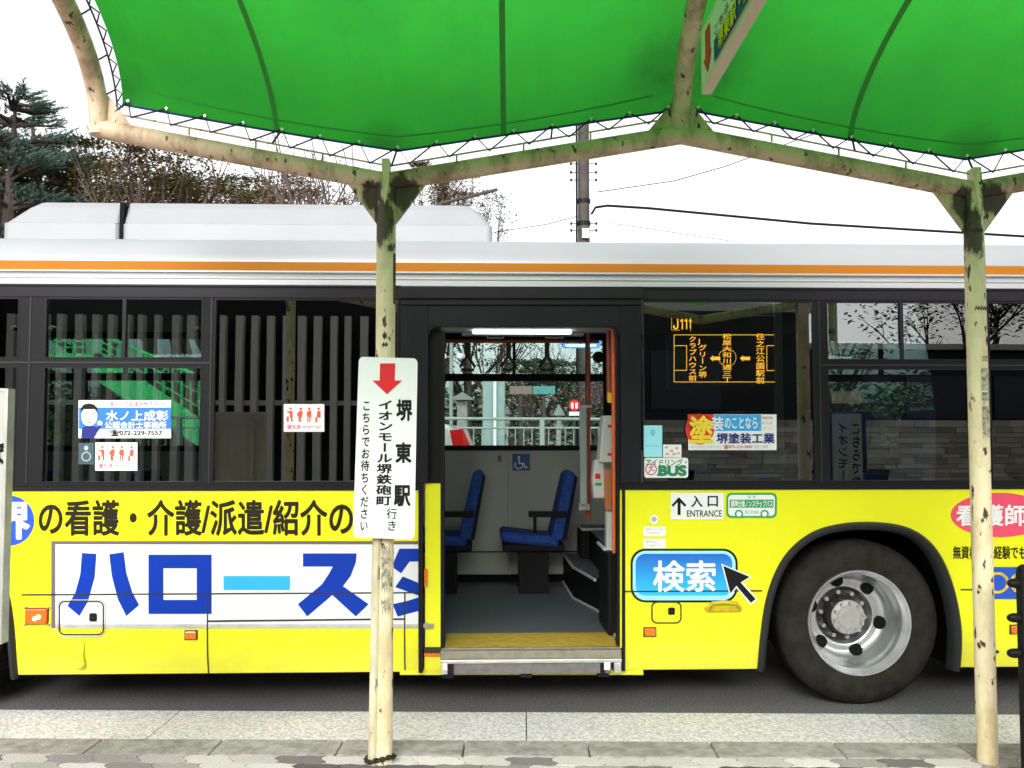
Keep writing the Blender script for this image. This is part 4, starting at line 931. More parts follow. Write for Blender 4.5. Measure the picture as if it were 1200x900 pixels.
# old tape and sticker remains on the posts
def band(i, rows, jag, a0=185, a1=355, mt='grime'):
    q = J[i]; m = MB(); n = 26
    for r0, r1 in rows:
        z0, z1 = cw(450, r0).z, cw(450, r1).z
        m.sheet([[cl((q.x + (RB + .0012) * math.cos(a), YC + (RB + .0012) * math.sin(a), z + jag * math.sin(a * 23 + z * 90))) for a in [R(a0 + (a1 - a0) * k / n) for k in range(n + 1)]] for z in (z0, z1)])
    m.build('tape_residue', mt, canopy, smooth=True)
M['residue'] = mat('tape_residue', (.16, .14, .11), .8, scale=45, col2=(.66, .60, .42))
band(1, [(298, 357)], .002, 325, 358); band(1, [(380, 384), (391, 398)], .006, 262, 285); band(1, [(403, 407)], .004, 258, 292)
band(3, [(361, 364)], .006, 240, 330); band(3, [(418, 424)], .001, 270, 320, 'residue'); band(3, [(432, 458), (460, 470), (476, 500)], .002, 262, 335, 'residue'); band(3, [(270, 274)], .004, 200, 300); band(3, [(500, 512)], .008, 262, 320, 'residue'); band(1, [(700, 715), (640, 690)], .012, 262, 318, 'residue')
M['fabric'] = fabric_mat([(tuple(J[2] - CO + Vector((sx_, -.12, .25))),   .20, .6) for sx_ in (-.10, .12)] + [(tuple(J[1] - CO + Vector((0, 0, .15))), .16, .55), (tuple(J[3] - CO + Vector((0, 0, .15))), .18, .6), (tuple(J[0] - CO + Vector((.15, 0, .2))), .15, .5)])
# fabric
def edge_z(a, b, u):                               # lower hem of the membrane along the two beams of a bay
    return None
def bay(i0, i1, xin0, xin1):
    lo = J[(i0 + i1) // 2]; NU, NT = 40, 36
    def pt(u, t):
        x = J[i0].x + xin0 + (J[i1].x - xin1 - J[i0].x - xin0) * u
        zl = J[i0].z + (J[i1].z - J[i0].z) * u
        v = 2 * abs(u - .5); a = math.pi * t
        vee = 1 - v; para = 1 - v * v; k = math.sin(a)
        drop_edge = (zl - lo.z) * vee; drop_mid = .34 * para
        y = YC - HALF + (HALF - .0) * math.cos(a)
        return Vector((x, y, zl + .150 - .035 * v + RISE * .97 * math.sin(a) - drop_edge * (1 - k) ** 2 - drop_mid * (1 - (1 - k) ** 2) * 1.0 - .035 * (4 * t * (1 - t))))
    m = MB(); m.sheet([[cl(pt(u / NU, .004 + .992 * t / NT)) for u in range(NU + 1)] for t in range(NT + 1)]); f = m.build('fabric_roof', 'fabric', canopy, smooth=True)
    m = MB()
    for us in (.28, .69) if i0 == 0 else (.29, .70):
        m.sheet([[cl(pt(us + d, .004 + .992 * t / NT) - Vector((0, 0, .004))) for d in (-.0048, .0048)] for t in range(NT + 1)])
    m.sheet([[cl(pt(.04 + .92 * u / NU, tt) - Vector((0, .0, .004))) for tt in (.052, .057)] for u in range(NU + 1)])
    m.build('fabric_seam', 'fseam', f, smooth=True)
    m = MB(); m.tube([cl(pt(u / NU, .004) - Vector((0, 0, .004))) for u in range(NU + 1)], .0055, 6); m.build('hem_rope', 'hem', f, smooth=True)
    # laced edge: eyelets, zigzag cord and the rod it is tied to
    N = 14; eye = []; kn = []; m = MB(); mr = MB(); mo = MB()
    for k in range(N + 1):
        u = .012 + .976 * k / N; p = pt(u, .012); eye.append(p + Vector((0, -.012, -.0)))
    def rod(u):
        x = J[i0].x + .06 + (J[i1].x - J[i0].x - .12) * u; z = (J[i0].z + (lo.z - J[i0].z) * (u / .5)) if u < .5 else (lo.z + (J[i1].z - lo.z) * ((u - .5) / .5)); return Vector((x, YC - .005, z + RB + .030))
    rp = [rod(.02 + .96 * k / 40) for k in range(41)]; mr.tube([cl(p) for p in rp], .0045, 6)
    for k in range(0, 41, 5): mr.tube([cl(rp[k]), cl(rp[k] - Vector((0, 0, .035)))], .005, 6)
    pts = []
    for k in range(N + 1):
        pts.append(eye[k])
        if k < N: pts.append(rod((k + .5) / N) + Vector((0, -.004, -.004 - .006 * rnd.random())))
    m.tube([cl(p) for p in pts], .0042, 6)
    for k in (0, 4, 7, 11, 14): m.tube([cl(eye[k]), cl(rod((k + .05) / N))], .005, 6)
    for p in eye:
        mo = MB(); mo.lathe([(0, -.006), (.006, -.006), (.0085, -.003), (.0085, .004)], cl(p), seg=14); mo.build('eyelet', 'eyelet', f)  # solid pale disc, its centre stands in for sky through the hole
    m.build('lacing_cord', 'rope', canopy); mr.build('lacing_rod', 'beam', canopy)
    return pt
bay(0, 2, .11, .03); bay(2, 4, .05, .11)
# side lacing along the open left rib
m = MB()
def side(t, k): return rib_pt(0, t) + Vector((RB + k, 0, .02 + k * .35))
N_ = 15
m.tube([cl(side(.02 + .46 * k / 30, .040)) for k in range(31)], .004, 6)
zz = []
for k in range(N_ * 2 + 1): zz.append(cl(side(.02 + .46 * k / (N_ * 2), .040 if k % 2 else .068)))
m.tube(zz, .0038, 5)
for t in (.06, .13, .21, .30, .40): m.tube([cl(side(t, -.01)), cl(side(t + .004, .04))], .004, 5)
m.build('lacing_cord', 'rope', canopy)

# hanging direction sign under the canopy
YS = 3.62
c0 = wy(822, 111, YS); c1 = wy(822, 37, YS); hgt = c1.z - c0.z; thick = wy(834, 111, YS).x - c0.x; ln = 1.25
hsn = empty('hanging_sign', (c0.x, YS, c0.z), label='cream box sign with a red arrow hanging under the green canopy', cat='sign')
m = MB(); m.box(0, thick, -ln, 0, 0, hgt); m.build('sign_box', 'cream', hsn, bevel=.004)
m = MB(); m.box(-.003, .0, -ln + .03, -.03, .03, hgt - .03); m.build('sign_face', 'signface', hsn)
m = MB(); hp = lambda u, v: (-.006, -u, v * hgt)     # u metres from the far end, v 0..1 up
m.poly([hp(.105, .82), (hp(.185, .82)), hp(.185, .40), hp(.215, .40), hp(.145, .12), hp(.075, .40), hp(.105, .40)]); m.build('arrow', 'red', hsn)
m = MB(); m.poly([hp(.26, .10), hp(ln - .06, .10), hp(ln - .06, .42), hp(.26, .42)]); m.build('name_bar', 'navy', hsn)
hpt = lambda x, y: (-.0085, -x, y)
m = MB(); text_h(m, '堺東駅・鉄砲町行き', (.34, -.40 * hgt, ln - .1, -.13 * hgt), lambda x, y: (-.0088, -x, -y), .02); m.build('sign_lettering', 'yprint', hsn)
m = MB(); text_h(m, 'こちらでお待ちください', (.27, -.60 * hgt, ln - .1, -.46 * hgt), lambda x, y: (-.0062, -x, -y), .01); text_h(m, 'のりば', (.42, -.88 * hgt, ln - .2, -.66 * hgt), lambda x, y: (-.0062, -x, -y), .03); m.build('sign_lettering', 'ink', hsn)
m = MB()
for yy in (-.3, -ln + .2): m.tube([(thick / 2, yy, hgt), (thick / 2, yy, hgt + .26)], .008, 8)
m.build('hanger_rod', 'beam', hsn)

# sign on its thin leaning pole, chained to the first post
YB = YC - .085
sb = empty('stop_sign', (wy(436, 893, YB).x, YB, PZ), label='white bus stop sign with a red arrow on a thin chipped pole', cat='sign')
SO = Vector(sb.location)
SP = lambda d: (lambda x, y: tuple(wy(x, y, YB - d) - SO))
Q = [(420.5, 418), (489.5, 420), (485.5, 632), (413.5, 630)]
def sq(u, v):                                       # board coordinates 0..1 -> picture
    a = Vector(Q[0]).lerp(Vector(Q[1]), u); b = Vector(Q[3]).lerp(Vector(Q[2]), u); return tuple(a.lerp(b, v))
def SB(d): return lambda x, y: tuple(wy(*sq((x - 414) / 75, (y - 418) / 214), YB - d) - SO)
ring = rring((414, 418, 489, 632), 6)
m = MB(); m.prism([SB(.012)(*p) for p in ring], [SB(-.004)(*p) for p in ring]); m.build('sign_board', 'signwhite', sb, fix=True)
def b2(x, y):                                       # crop of the board: 375x900 px shows x 400..500, y 400..640
    px, py = 400 + x / 3.75, 400 + y / 3.75; return tuple(wy(px, py, YB - .0135) - SO)
m = MB(); m.poly([b2(*p) for p in [(170, 97), (237, 97), (235, 172), (268, 172), (201, 233), (136, 172), (168, 172)]][::-1]); m.build('arrow', 'red', sb)
m = MB()
for ch, by in (('堺', (244, 258, 310, 347)), ('東', (240, 447, 306, 532)), ('駅', (233, 635, 302, 722))): text_h(m, ch, by, b2, .035)
text_v(m, 'イオンモール堺鉄砲町', (161, 255, 230, 722), b2, .028, slant=-.022); text_v(m, 'こちらでお待ちください', (92, 255, 130, 835), b2, .018, slant=-.022)
text_v(m, '行き', (198, 730, 246, 835), b2, .015)
m.build('sign_lettering', 'ink', sb)
pt_, pb_ = wy(446, 430, YC - .04), wy(436.5, 893, YC - .03)
m = MB(); m.tube([tuple(pt_ - SO), tuple(Vector((pb_.x, pb_.y, PZ)) - SO)], .0215, 14); m.build('sign_pole', 'thin', sb, smooth=True)
# chain
ch = MB(); zc3 = wy(440, 886, YC).z; c_a = Vector((J[1].x, YC)); c_b = Vector((pb_.x, pb_.y)); loop_pts = []
for k in range(18): a = R(-100 + 200 * k / 17); loop_pts.append((c_a.x + (RB + .008) * math.cos(a), c_a.y + (RB + .008) * math.sin(a)))
for k in range(12): a = R(100 + 160 * k / 11); loop_pts.append((c_b.x + .030 * math.cos(a), c_b.y + .030 * math.sin(a)))
loop_pts.append(loop_pts[0])
dist = 0; seglist = []
for a, b in zip(loop_pts, loop_pts[1:]): seglist.append((Vector((*a, 0)), Vector((*b, 0))))
tot = sum((b - a).length for a, b in seglist); n = 26
def along(s):
    for a, b in seglist:
        d = (b - a).length
        if s <= d: return a + (b - a) * (s / d), (b - a).normalized()
        s -= d
    return seglist[-1][1], (seglist[-1][1] - seglist[-1][0]).normalized()
for k in range(n):
    p, t = along(tot * k / n + .001); u = Vector((0, 0, 1)) if k % 2 else t.cross(Vector((0, 0, 1)))
    base = p + Vector((0, 0, zc3 + .008 * math.sin(k * .5)))
    ch.tube([tuple(base + t * .014 * math.cos(a) + u * .009 * math.sin(a)) for a in [2 * math.pi * j / 10 for j in range(11)]], .0035, 6, caps=False)
co = ch.build('chain', 'chain', smooth=True); tag(co, 'rusty chain looped round the foot of the post and thin pole', 'chain')

# board cut by the left edge of the picture
YL = 3.4; e0, e1 = wy(12.5, 457, YL), wy(12.5, 752, YL)
lb = empty('notice_board', (e0.x - .25, YL, PZ), label='weathered pale notice board at the left edge in front of the bus', cat='notice board')
LO = Vector(lb.location)
m = MB(); m.box(e0.x - .5 - LO.x, e0.x - LO.x, -.02, .02, e1.z - PZ, e0.z - PZ); bo = m.build('board', 'board', lb, bevel=.006)
m = MB(); m.box(e0.x - .006 - LO.x, e0.x + .004 - LO.x, -.024, .024, e1.z - PZ - .004, e0.z - PZ + .004); m.box(e0.x - .5 - LO.x, e0.x - .006 - LO.x, -.024, .024, e0.z - PZ - .006, e0.z - PZ + .005); m.build('board_frame', 'alu', lb)
m = MB(); text_h(m, 'のりば', (-62, 520, 5, 545), lambda x, y: tuple(wy(x, y, YL - .0225) - LO), .03); m.build('board_lettering', 'ink', lb)
m = MB()
for dx in (-.15, .15): m.tube([(dx, .03, 0), (dx, .03, e0.z - PZ - .05)], .02, 12)
m.build('board_leg', 'alu', lb)
# dark guard at the right edge
YR = 4.0; r0, r1 = wy(1193, 662, YR), wy(1193, 840, YR)
rb = empty('black_barrier', (r0.x + .15, YR, PZ), label='black upright barrier with round knobs at the right edge', cat='barrier')
RO = Vector(rb.location)
ringr = []
for x, z in [(0, 0), (.3, 0), (.3, r0.z - PZ - .02), (.28, r0.z - PZ), (.025, r0.z - PZ), (.006, r0.z - PZ - .012), (0, r0.z - PZ - .04)]: ringr.append((r0.x - RO.x + x, z))
m = MB(); m.prism([(x, -.025, z) for x, z in ringr], [(x, .025, z) for x, z in ringr]); m.build('barrier_panel', 'black', rb, bevel=.004, fix=True)
for row in (683.5, 724, 765.5):
    p = wy(1193, row, YR) - RO; m = MB()
    prof_ = [(.0, -.047), (.010, -.044), (.017, -.034), (.020, -.02), (.020, 0.005)]
    n = 14; vs = [[(p.x + h, r * math.cos(2 * math.pi * k / n), p.z + r * math.sin(2 * math.pi * k / n)) for k in range(n + 1)] for r, h in prof_]
    m.sheet(vs); m.build('knob', 'plastic', rb, smooth=True)

# ------------------------------------------------------------------ trees, park and street beyond the bus
def leaf(mb, p, s, flat=.0, rn=rnd):
    a = rn.uniform(0, 2 * math.pi); t = rn.uniform(-1.1, 1.1) * (1 - flat); u = Vector((math.cos(a), math.sin(a) , t * .6)).normalized(); v = u.cross(Vector((rn.uniform(-.5, .5), rn.uniform(-.5, .5), 1))).normalized()
    w_ = s * rn.uniform(.35, .6); l = s * rn.uniform(.7, 1.2)
    mb.add([p - u * l / 2, p + v * w_ / 2, p + u * l / 2, p - v * w_ / 2], [(0, 1, 2, 3)])
def branch(mb, p, d, ln, r, depth, tips, rn, spread=.6, up=.15):
    pts = [p]; q = p.copy(); dd = d.copy(); n = 4
    for k in range(n):
        dd = (dd + Vector((rn.uniform(-1, 1), rn.uniform(-1, 1), rn.uniform(-.6, 1))) * .13 + Vector((0, 0, up * .2))).normalized(); q = q + dd * ln / n; pts.append(q.copy())
    mb.tube(pts, [r * (1 - .45 * k / n) for k in range(n + 1)], 5 if r < .03 else 8, caps=False)
    if depth == 0: tips.append((pts[-1], dd)); return
    for k in range(rn.choice((2, 3, 3))):
        i = rn.randint(2, n); nd = (dd + Vector((rn.uniform(-1, 1), rn.uniform(-1, 1), rn.uniform(-.5, .8))) * spread).normalized()
        branch(mb, pts[i], nd, ln * rn.uniform(.6, .82), r * .55, depth - 1, tips, rn, spread, up)
    tips.append((pts[-1], dd))
def tree(name, x, y, z0, h, wide, leafmat, nleaf, size, label, cat='tree', seed=1, trunk_h=.35, dens=.35, bark='bark', group=None, depth=3, flat=0, squash=1.0):
    rn = random.Random(seed); t = empty(name, (x, y, z0), label=label, cat=cat, group=group)
    mb = MB(); tips = []; th = h * trunk_h
    mb.tube([(0, 0, -.1), (rn.uniform(-.1, .1), rn.uniform(-.1, .1), th * .5), (0, 0, th)], [h * .028, h * .022, h * .018], 9)
    for k in range(5):
        a = 2 * math.pi * k / 5 + rn.uniform(-.4, .4); el = rn.uniform(.4, 1.3)
        branch(mb, Vector((0, 0, th * rn.uniform(.75, 1))), Vector((math.cos(a) * math.cos(el), math.sin(a) * math.cos(el), math.sin(el))), (h - th) * rn.uniform(.32, .48), h * .011, depth, tips, rn)
    zmx = sorted(p[2] for p in mb.v)[int(len(mb.v) * (.94 if nleaf > 600 else .985))]; kz = (h - (.1 if nleaf > 600 else 0)) / zmx
    mb.v = [(a * kz ** .6 * wide, b * kz ** .6 * wide, c_ * kz) for a, b, c_ in mb.v]; tips = [(Vector((p.x * kz ** .6 * wide, p.y * kz ** .6 * wide, p.z * kz)), d) for p, d in tips]
    mb.build('trunk', bark, t)
    if nleaf:
        lf = MB()
        for k in range(nleaf):
            p, d = max(rn.choice(tips), rn.choice(tips), key=lambda q: q[0].z); c = p + Vector((rn.gauss(0, dens), rn.gauss(0, dens), min(rn.gauss(0, dens * .7), h - p.z + .05)))
            leaf(lf, c, size * rn.uniform(.6, 1.3), flat, rn)
        lf.build('crown', leafmat, t)
    return t
def conifer(x, y, z0, h, label, seed, limbs):
    rn = random.Random(seed); t = empty('conifer_tree', (x, y, z0), label=label, cat='tree'); mb = MB(); lf = MB()
    mb.tube([(0, 0, -.1), (.10, 0, h * .3), (-.02, 0, h * .6), (.05, 0, h * .97)], [.22, .19, .15, .03], 9)
    mb.tube([(.08, 0, h * .28), (.30, .1, h * .5), (.42, .1, h * .75), (.36, .1, h * .92)], [.14, .12, .08, .03], 8)
    for zf, a, L_ in limbs:                          # each limb carries a flat, slightly drooping plate of needle sprays
        s = Vector((0, 0, h * zf)); d = Vector((math.cos(a), math.sin(a), .20)).normalized(); sd_ = Vector((-math.sin(a), math.cos(a), 0))
        pts = [s + d * L_ * k / 5 - Vector((0, 0, .10 * L_ * (k / 5) ** 2)) for k in range(6)]
        mb.tube(pts, [.055 - .009 * k for k in range(6)], 6)
        for k in range(int(26 * L_)):
            q = rn.uniform(.3, 1.0); side = rn.uniform(-1, 1) * .52 * (1.15 - q) * L_ ; p = s + d * L_ * q + sd_ * side + Vector((0, 0, -.10 * L_ * q * q + rn.gauss(.03, .035)))
            u = (d * .8 + sd_ * (.9 * (1 if side > 0 else -1)) * rn.uniform(.2, 1) + Vector((0, 0, rn.uniform(-.12, .22)))).normalized(); l = rn.uniform(.22, .42)
            v = u.cross(Vector((0, 0, 1))).normalized()
            for j in range(13):                      # needles along one twig
                c0 = p + u * l * j / 13; nd = (u + v * rn.choice((-1, 1)) * rn.uniform(.5, 1.1) + Vector((0, 0, rn.uniform(-.1, .45)))).normalized(); nl = rn.uniform(.06, .11); wv = nd.cross(Vector((rn.uniform(-.3, .3), 1, .3))).normalized() * .013
                lf.add([c0 - wv, c0 + nd * nl, c0 + wv], [(0, 1, 2)])
    mb.build('trunk', 'bark', t); lf.build('crown', 'leafdark', t)
YT = 17.0
def atx(px, Y): return (px - 600) / FPX * Y
def az_(row, Y): return wy(600, row, Y).z
lim = []
rl = random.Random(3)
for zf in (.50, .60, .70, .77, .83, .88, .93, .97):
    for k in range(8 if zf > .65 else 4): lim.append((zf + rl.uniform(-.012, .012), rl.uniform(0, 6.28), (1.35 if zf < .9 else .8) * rl.uniform(.6, 1.1)))
lim += [(.80, .0, 1.35), (.81, .35, 1.25), (.80, -.3, 1.3), (.87, .1, 1.0), (.79, .15, 1.42)]
conifer(atx(5, 18), 18, .8, az_(112, 18) - .8, 'dark conifer with layered sprays above the left end of the bus roof', 3, lim)
conifer(atx(-75, 19), 19, .8, az_(80, 19) - .8, 'dark conifer cut by the left edge of the photo', 4, lim[3:])
conifer(atx(-20, 21), 21.5, .8, az_(165, 21.5) - .8, 'slimmer dark conifer partly hidden by the layered one at left', 9, lim[::2])
GB = 'bushy trees behind the bus roof'
for i, (px, row, Y, n, lm, lab) in enumerate((
        (88, 192, 20.5, 2000, 'leafgreen', 'olive green leafy tree beside the dark conifers'),
        (128, 206, 19.5, 1700, 'leafgreen', 'thin leafed tree below the corner of the canopy beam'),
        (172, 214, 18.8, 1600, 'leafbrown', 'brownish leafy tree behind the joint of the roof unit'),
        (204, 206, 19.5, 1100, 'leafbrown', 'russet leafy tree left of the bare branches'), (262, 216, 22, 1100, 'leafgreen', 'low olive tree under the canopy seam'), (325, 214, 22.5, 1300, 'leafbrown', 'rounded low brown tree between bare branches'), (392, 220, 22, 1000, 'leafbrown', 'low brown tree left of the first canopy post'))):
    h = az_(row, Y) - .8; tree('leafy_tree', atx(px, Y), Y, .8, h, 1, lm, n * 5, .10, lab, seed=20 + i, trunk_h=.42, dens=.20, group=GB, depth=3)
for i, (px, row, Y, lab) in enumerate(((262, 188, 17, 'bare twiggy tree behind the left part of the roof unit'), (318, 196, 18, 'bare twiggy tree between the canopy seam and the first post'), (385, 205, 17.5, 'bare twiggy tree just left of the first canopy post'), (225, 200, 19, 'bare twiggy tree beside the russet leafy tree'), (350, 200, 20, 'bare tree seen faintly behind other bare branches'))):
    h = az_(row, Y) - .8; tree('bare_tree', atx(px, Y), Y, .8, h, 1, 'leafbrown', 260, .05, lab, seed=40 + i, trunk_h=.3, bark='twig', group='bare trees behind the bus roof', depth=3, dens=.2)
for i, (px, row, Y, lm, n, lab) in enumerate(((512, 200, 24, 'leafbrown', 1500, 'rounded brown tree just right of the first canopy post'), (548, 232, 24, 'leafgreen', 700, 'small olive tree above the right end of the roof unit'))):
    h = az_(row, Y) - .8; tree('leafy_tree', atx(px, Y), Y, .8, h, .42, lm, n * 4, .075, lab, seed=61 + i, trunk_h=.5, dens=.10, group=GB, depth=4)
m = MB(); a, b = wy(515, 239, 15), wy(583, 222, 15); m.tube([tuple(Vector(a) * 1), tuple(b)], .028, 8)
m.tube([(a.x, 15, a.z), (a.x - .02, 15, .8)], .05, 8); tag(m.build('lamp_arm', 'upole'), 'dark slanting arm above the right end of the roof unit', 'pole')
# greenery seen through the doorway
for i, (px, row, Y, lm, n, sz, lab) in enumerate((
        (515, 330, 24, 'leafmid', 8000, .16, 'dark green tree at the left side of the bus door view'),
        (545, 345, 26, 'leafmid', 8000, .16, 'green tree seen behind the hanging straps'),
        (580, 375, 24, 'leafred', 1300, .10, 'thin reddish tree seen above the grey cabinet'),
        (625, 428, 30, 'leafmid', 2400, .16, 'low green tree beyond the middle strap'),
        (672, 428, 30, 'leafmid', 2400, .16, 'low green tree beside the dark utility pole'),
        (700, 445, 22, 'blossom', 2600, .08, 'pink budding tree at the right of the doorway window'),
        (740, 400, 26, 'leafmid', 1800, .16, 'green tree hidden beside the rear window'),
        (980, 380, 26, 'leafmid', 2000, .16, 'green tree seen through the rear bus windows'),
        (607, 462, 17, 'leafred', 700, .07, 'small reddish shrub behind the railing'))):
    h = az_(row, Y) - .8; tree('park_tree', atx(px, Y), Y, .8, h, 1, lm, n, sz, lab, seed=80 + i, trunk_h=.28, dens=.42 if sz > .1 else .2, group='park trees beyond the bus', depth=2)
h = az_(400, 19) - .8; tree('park_tree', atx(640, 19), 19, .8, h, 1, 'leafmid', 120, .08, 'spreading bare tree seen in the middle of the doorway', seed=99, trunk_h=.25, bark='bark', group='park trees beyond the bus', depth=4, dens=.2)
# low shrub belt behind everything in the park
m = MB(); rr_ = random.Random(5)
for k in range(22000):
    xx = rr_.uniform(-22, 22); leaf(m, Vector((xx, rr_.uniform(32, 37), .8 + rr_.uniform(0, 2.7 + .5 * math.sin(xx * 1.3) + .3 * math.sin(xx * 3.1)))), .38, 0, rr_)
tag(m.build('hedge_growth', 'leafmid'), kind='stuff')
# utility pole
YP = 24.0
up = empty('utility_pole', (atx(685, YP), YP, .8), label='dark utility pole rising behind the bus roof with clamps and wires', cat='utility pole')
topz = az_(60, YP) - .8
m = MB(); m.tube([(0, 0, -.1), (0, 0, topz)], [.175, .14], 14); m.build('pole_shaft', 'upole', up, smooth=True)
m = MB()
for row in (262, 236): m.lathe([(.16, -.05), (.178, -.05), (.178, .05), (.16, .05)], (0, 0, az_(row, YP) - .8), axis='z', seg=16)
m.build('pole_band', 'plastic', up)
m = MB(); m.tube([(-.20, -.05, .5), (-.18, -.05, topz)], .03, 6); m.build('pole_conduit', 'plastic', up)
m = MB(); m.box(-.06, .12, -.26, -.16, az_(281, YP) - .8, az_(270, YP) - .8); m.build('pole_box', 'machine', up)
m = MB()
for row in (192, 202, 211, 262, 270): 
    for s in (-1, 1): m.tube([(0, 0, az_(row, YP) - .8), (s * .33, 0, az_(row, YP) - .8)], .011, 5); m.lathe([(0, -.04), (.03, -.03), (.03, .03), (0, .04)], (s * .33, 0, az_(row, YP) - .8), axis='z', seg=8)
m.build('step_bolt', 'plastic', up)
for i, (pts, r, lab) in enumerate((
        ([(693, 251), (698, 243), (712, 241), (760, 244), (950, 262), (1200, 277), (1500, 290)], .035, 'thick black cable running right from the utility pole'),
        ([(700, 225), (790, 212), (850, 195), (1000, 140)], .012, 'thin pale wire rising right from the utility pole'),
        ([(580, 272), (640, 263), (690, 250)], .010, 'faint wire left of the utility pole just above the roof unit end'),
        ([(720, 262), (860, 283)], .008, 'faint wire low above the white bus roof right of the pole'))):
    w_ = [wy(x, y, YP) for x, y in pts]; m = MB(); m.tube([tuple(p) for p in w_], r, 6); tag(m.build('overhead_wire', 'plastic'), lab, 'wire', 'overhead wires')
# railing along the park edge
YF = 13.9
fr = empty('park_railing', (0, YF, .8), label='pale metal picket railing seen through the bus doorway', cat='railing')
zt1, zt2 = az_(490.5, YF) - .8, az_(501.5, YF) - .8
m = MB(); m.tube([(-6, 0, zt1 + .02), (4, 0, zt1 - .02)], .024, 8); m.tube([(-6, 0, zt2), (4, 0, zt2)], .016, 8); m.tube([(-6, 0, .12), (4, 0, .12)], .016, 8); m.build('rail', 'rail', fr)
m = MB(); x = -5.95
while x < 4: m.tube([(x, 0, .12), (x, 0, zt2)], .010, 6); x += .125
tag(m.build('pickets', 'rail', fr), kind='stuff')
m = MB()
for x in (-5, -3.2, -1.4, .45, 2.2, 3.9): m.box(x - .035, x + .035, -.03, .03, 0, zt1)
m.build('railing_post', 'rail', fr)
# cabinet, pavilion, lanterns, boards, signs
def c(px, row, Y): return wy(px, row, Y)
Y = 15.5; a, b = c(566, 446, Y), c(592, 500, Y)
cb = empty('switch_cabinet', ((a.x + b.x) / 2, Y, .8), label='tall grey green cabinet behind the railing', cat='cabinet')
W_ = (b.x - a.x) / 2; m = MB(); m.box(-W_, W_, -.2, .2, 0, a.z - .8); m.box(-W_ - .03, W_ + .03, -.23, .23, a.z - .8, a.z - .75); m.build('cabinet_body', 'cabinet', cb, bevel=.01)
m = MB(); m.box(-W_ + .02, -.03, -.212, -.2, .1, a.z - .9); m.box(.06, W_ - .02, -.212, -.2, .1, a.z - .9); m.build('cabinet_door', 'cabinet', cb)
m = MB(); m.tube([(0.02, -.26, 0), (.02, -.26, a.z - .8 + .05)], .03, 8); m.build('cabinet_pipe', 'carwhite', cb)
Y = 18; a = c(542, 459, Y)
pv = empty('garden_pavilion', (a.x, Y, .8), label='small garden pavilion with a grey pyramid roof', cat='pavilion')
zt_, ze = a.z - .8, c(542, 469, Y).z - .8; m = MB(); rw = .25
m.add([(-rw, -rw, ze), (rw, -rw, ze), (rw, rw, ze), (-rw, rw, ze), (0, 0, zt_)], [(0, 1, 4), (1, 2, 4), (2, 3, 4), (3, 0, 4), (3, 2, 1, 0)]); m.build('roof', 'roofgrey', pv)
m = MB(); m.box(-.10, .10, -.10, .10, 0, ze); m.build('pavilion_body', 'stone', pv)
for i, (px, Y, lab) in enumerate(((655, 15.5, 'small stone lantern in front of the dark utility pole'), (594, 20, 'small stone lantern beside the grey cabinet'))):
    a = c(px, 480, Y); z = a.z - .8; ln_ = empty('stone_lantern', (a.x, Y, .8), label=lab, cat='lantern', group='stone lanterns in the park')
    m = MB(); m.lathe([(0, 0), (.10, 0), (.09, .1), (.04, .14), (.04, z - .35), (.08, z - .30), (.08, z - .25)], (0, 0, 0), axis='z', seg=8); m.build('lantern_base', 'stone', ln_)
    m = MB(); m.lathe([(.05, z - .25), (.05, z - .1), (.11, z - .10), (.08, z - .03), (.02, z + .06), (0, z + .1)], (0, 0, 0), axis='z', seg=8); m.build('lantern_cap', 'roofgrey', ln_)
for i, (x0, x1, mt, lab) in enumerate(((597, 623.5, 'brown', 'brown information board left of the teal one'), (624.5, 650.5, 'teal', 'teal information board right of the brown one'))):
    Y = 16.5; a, b = c(x0, 452.5, Y), c(x1, 462, Y); bo = empty('information_board', ((a.x + b.x) / 2, Y, .8), label=lab, cat='sign', group='information boards in the park'); W_ = (b.x - a.x) / 2
    m = MB(); m.box(-W_, W_, -.02, .02, b.z - .8, a.z - .8); m.build('board', mt, bo)
    m = MB(); m.box(-.03, .03, .021, .06, 0, a.z - .85); m.build('board_post', 'upole', bo)
Y = 14.6; a = c(673, 475, Y); rs = empty('round_sign', (a.x, Y, .8), label='red round sign with a white plate on a slim post', cat='sign')
m = MB(); m.lathe([(0, -.012), (.088, -.012), (.088, .012), (0, .012)], (0, 0, a.z - .8), seg=24); m.build('sign_disc', 'red', rs)
m = MB(); m.box(-.05, -.016, -.016, -.0125, a.z - .85, a.z - .76); m.box(.016, .05, -.016, -.0125, a.z - .85, a.z - .76); m.build('sign_mark', 'wtext', rs)
m = MB(); m.box(-.08, .08, -.012, .012, c(673, 487, Y).z - .8, c(673, 482.5, Y).z - .8); m.build('sign_plate', 'wtext', rs)
m = MB(); m.tube([(0, .03, 0), (0, .03, a.z - .75)], .02, 8); m.build('sign_post', 'upole', rs)
Y = 20; a, b = c(656, 396, Y), c(705, 408, Y); bs = empty('road_sign', ((a.x + b.x) / 2, Y, .8), label='blue road direction sign high beyond the bus window', cat='sign'); W_ = (b.x - a.x) / 2
ringb = [(-W_ + .08, b.z - .8), (W_ - .08, b.z - .8), (W_, (a.z + b.z) / 2 - .8), (W_ - .08, a.z - .8), (-W_ + .08, a.z - .8), (-W_, (a.z + b.z) / 2 - .8)]
m = MB(); m.prism([(x, -.02, z) for x, z in ringb], [(x, .02, z) for x, z in ringb]); m.build('sign_panel', 'skyblue', bs, fix=True)
m = MB(); m.box(-W_ + .12, W_ - .12, -.024, -.021, b.z - .8 + .03, b.z - .8 + .08); m.build('sign_stripe', 'wtext', bs)
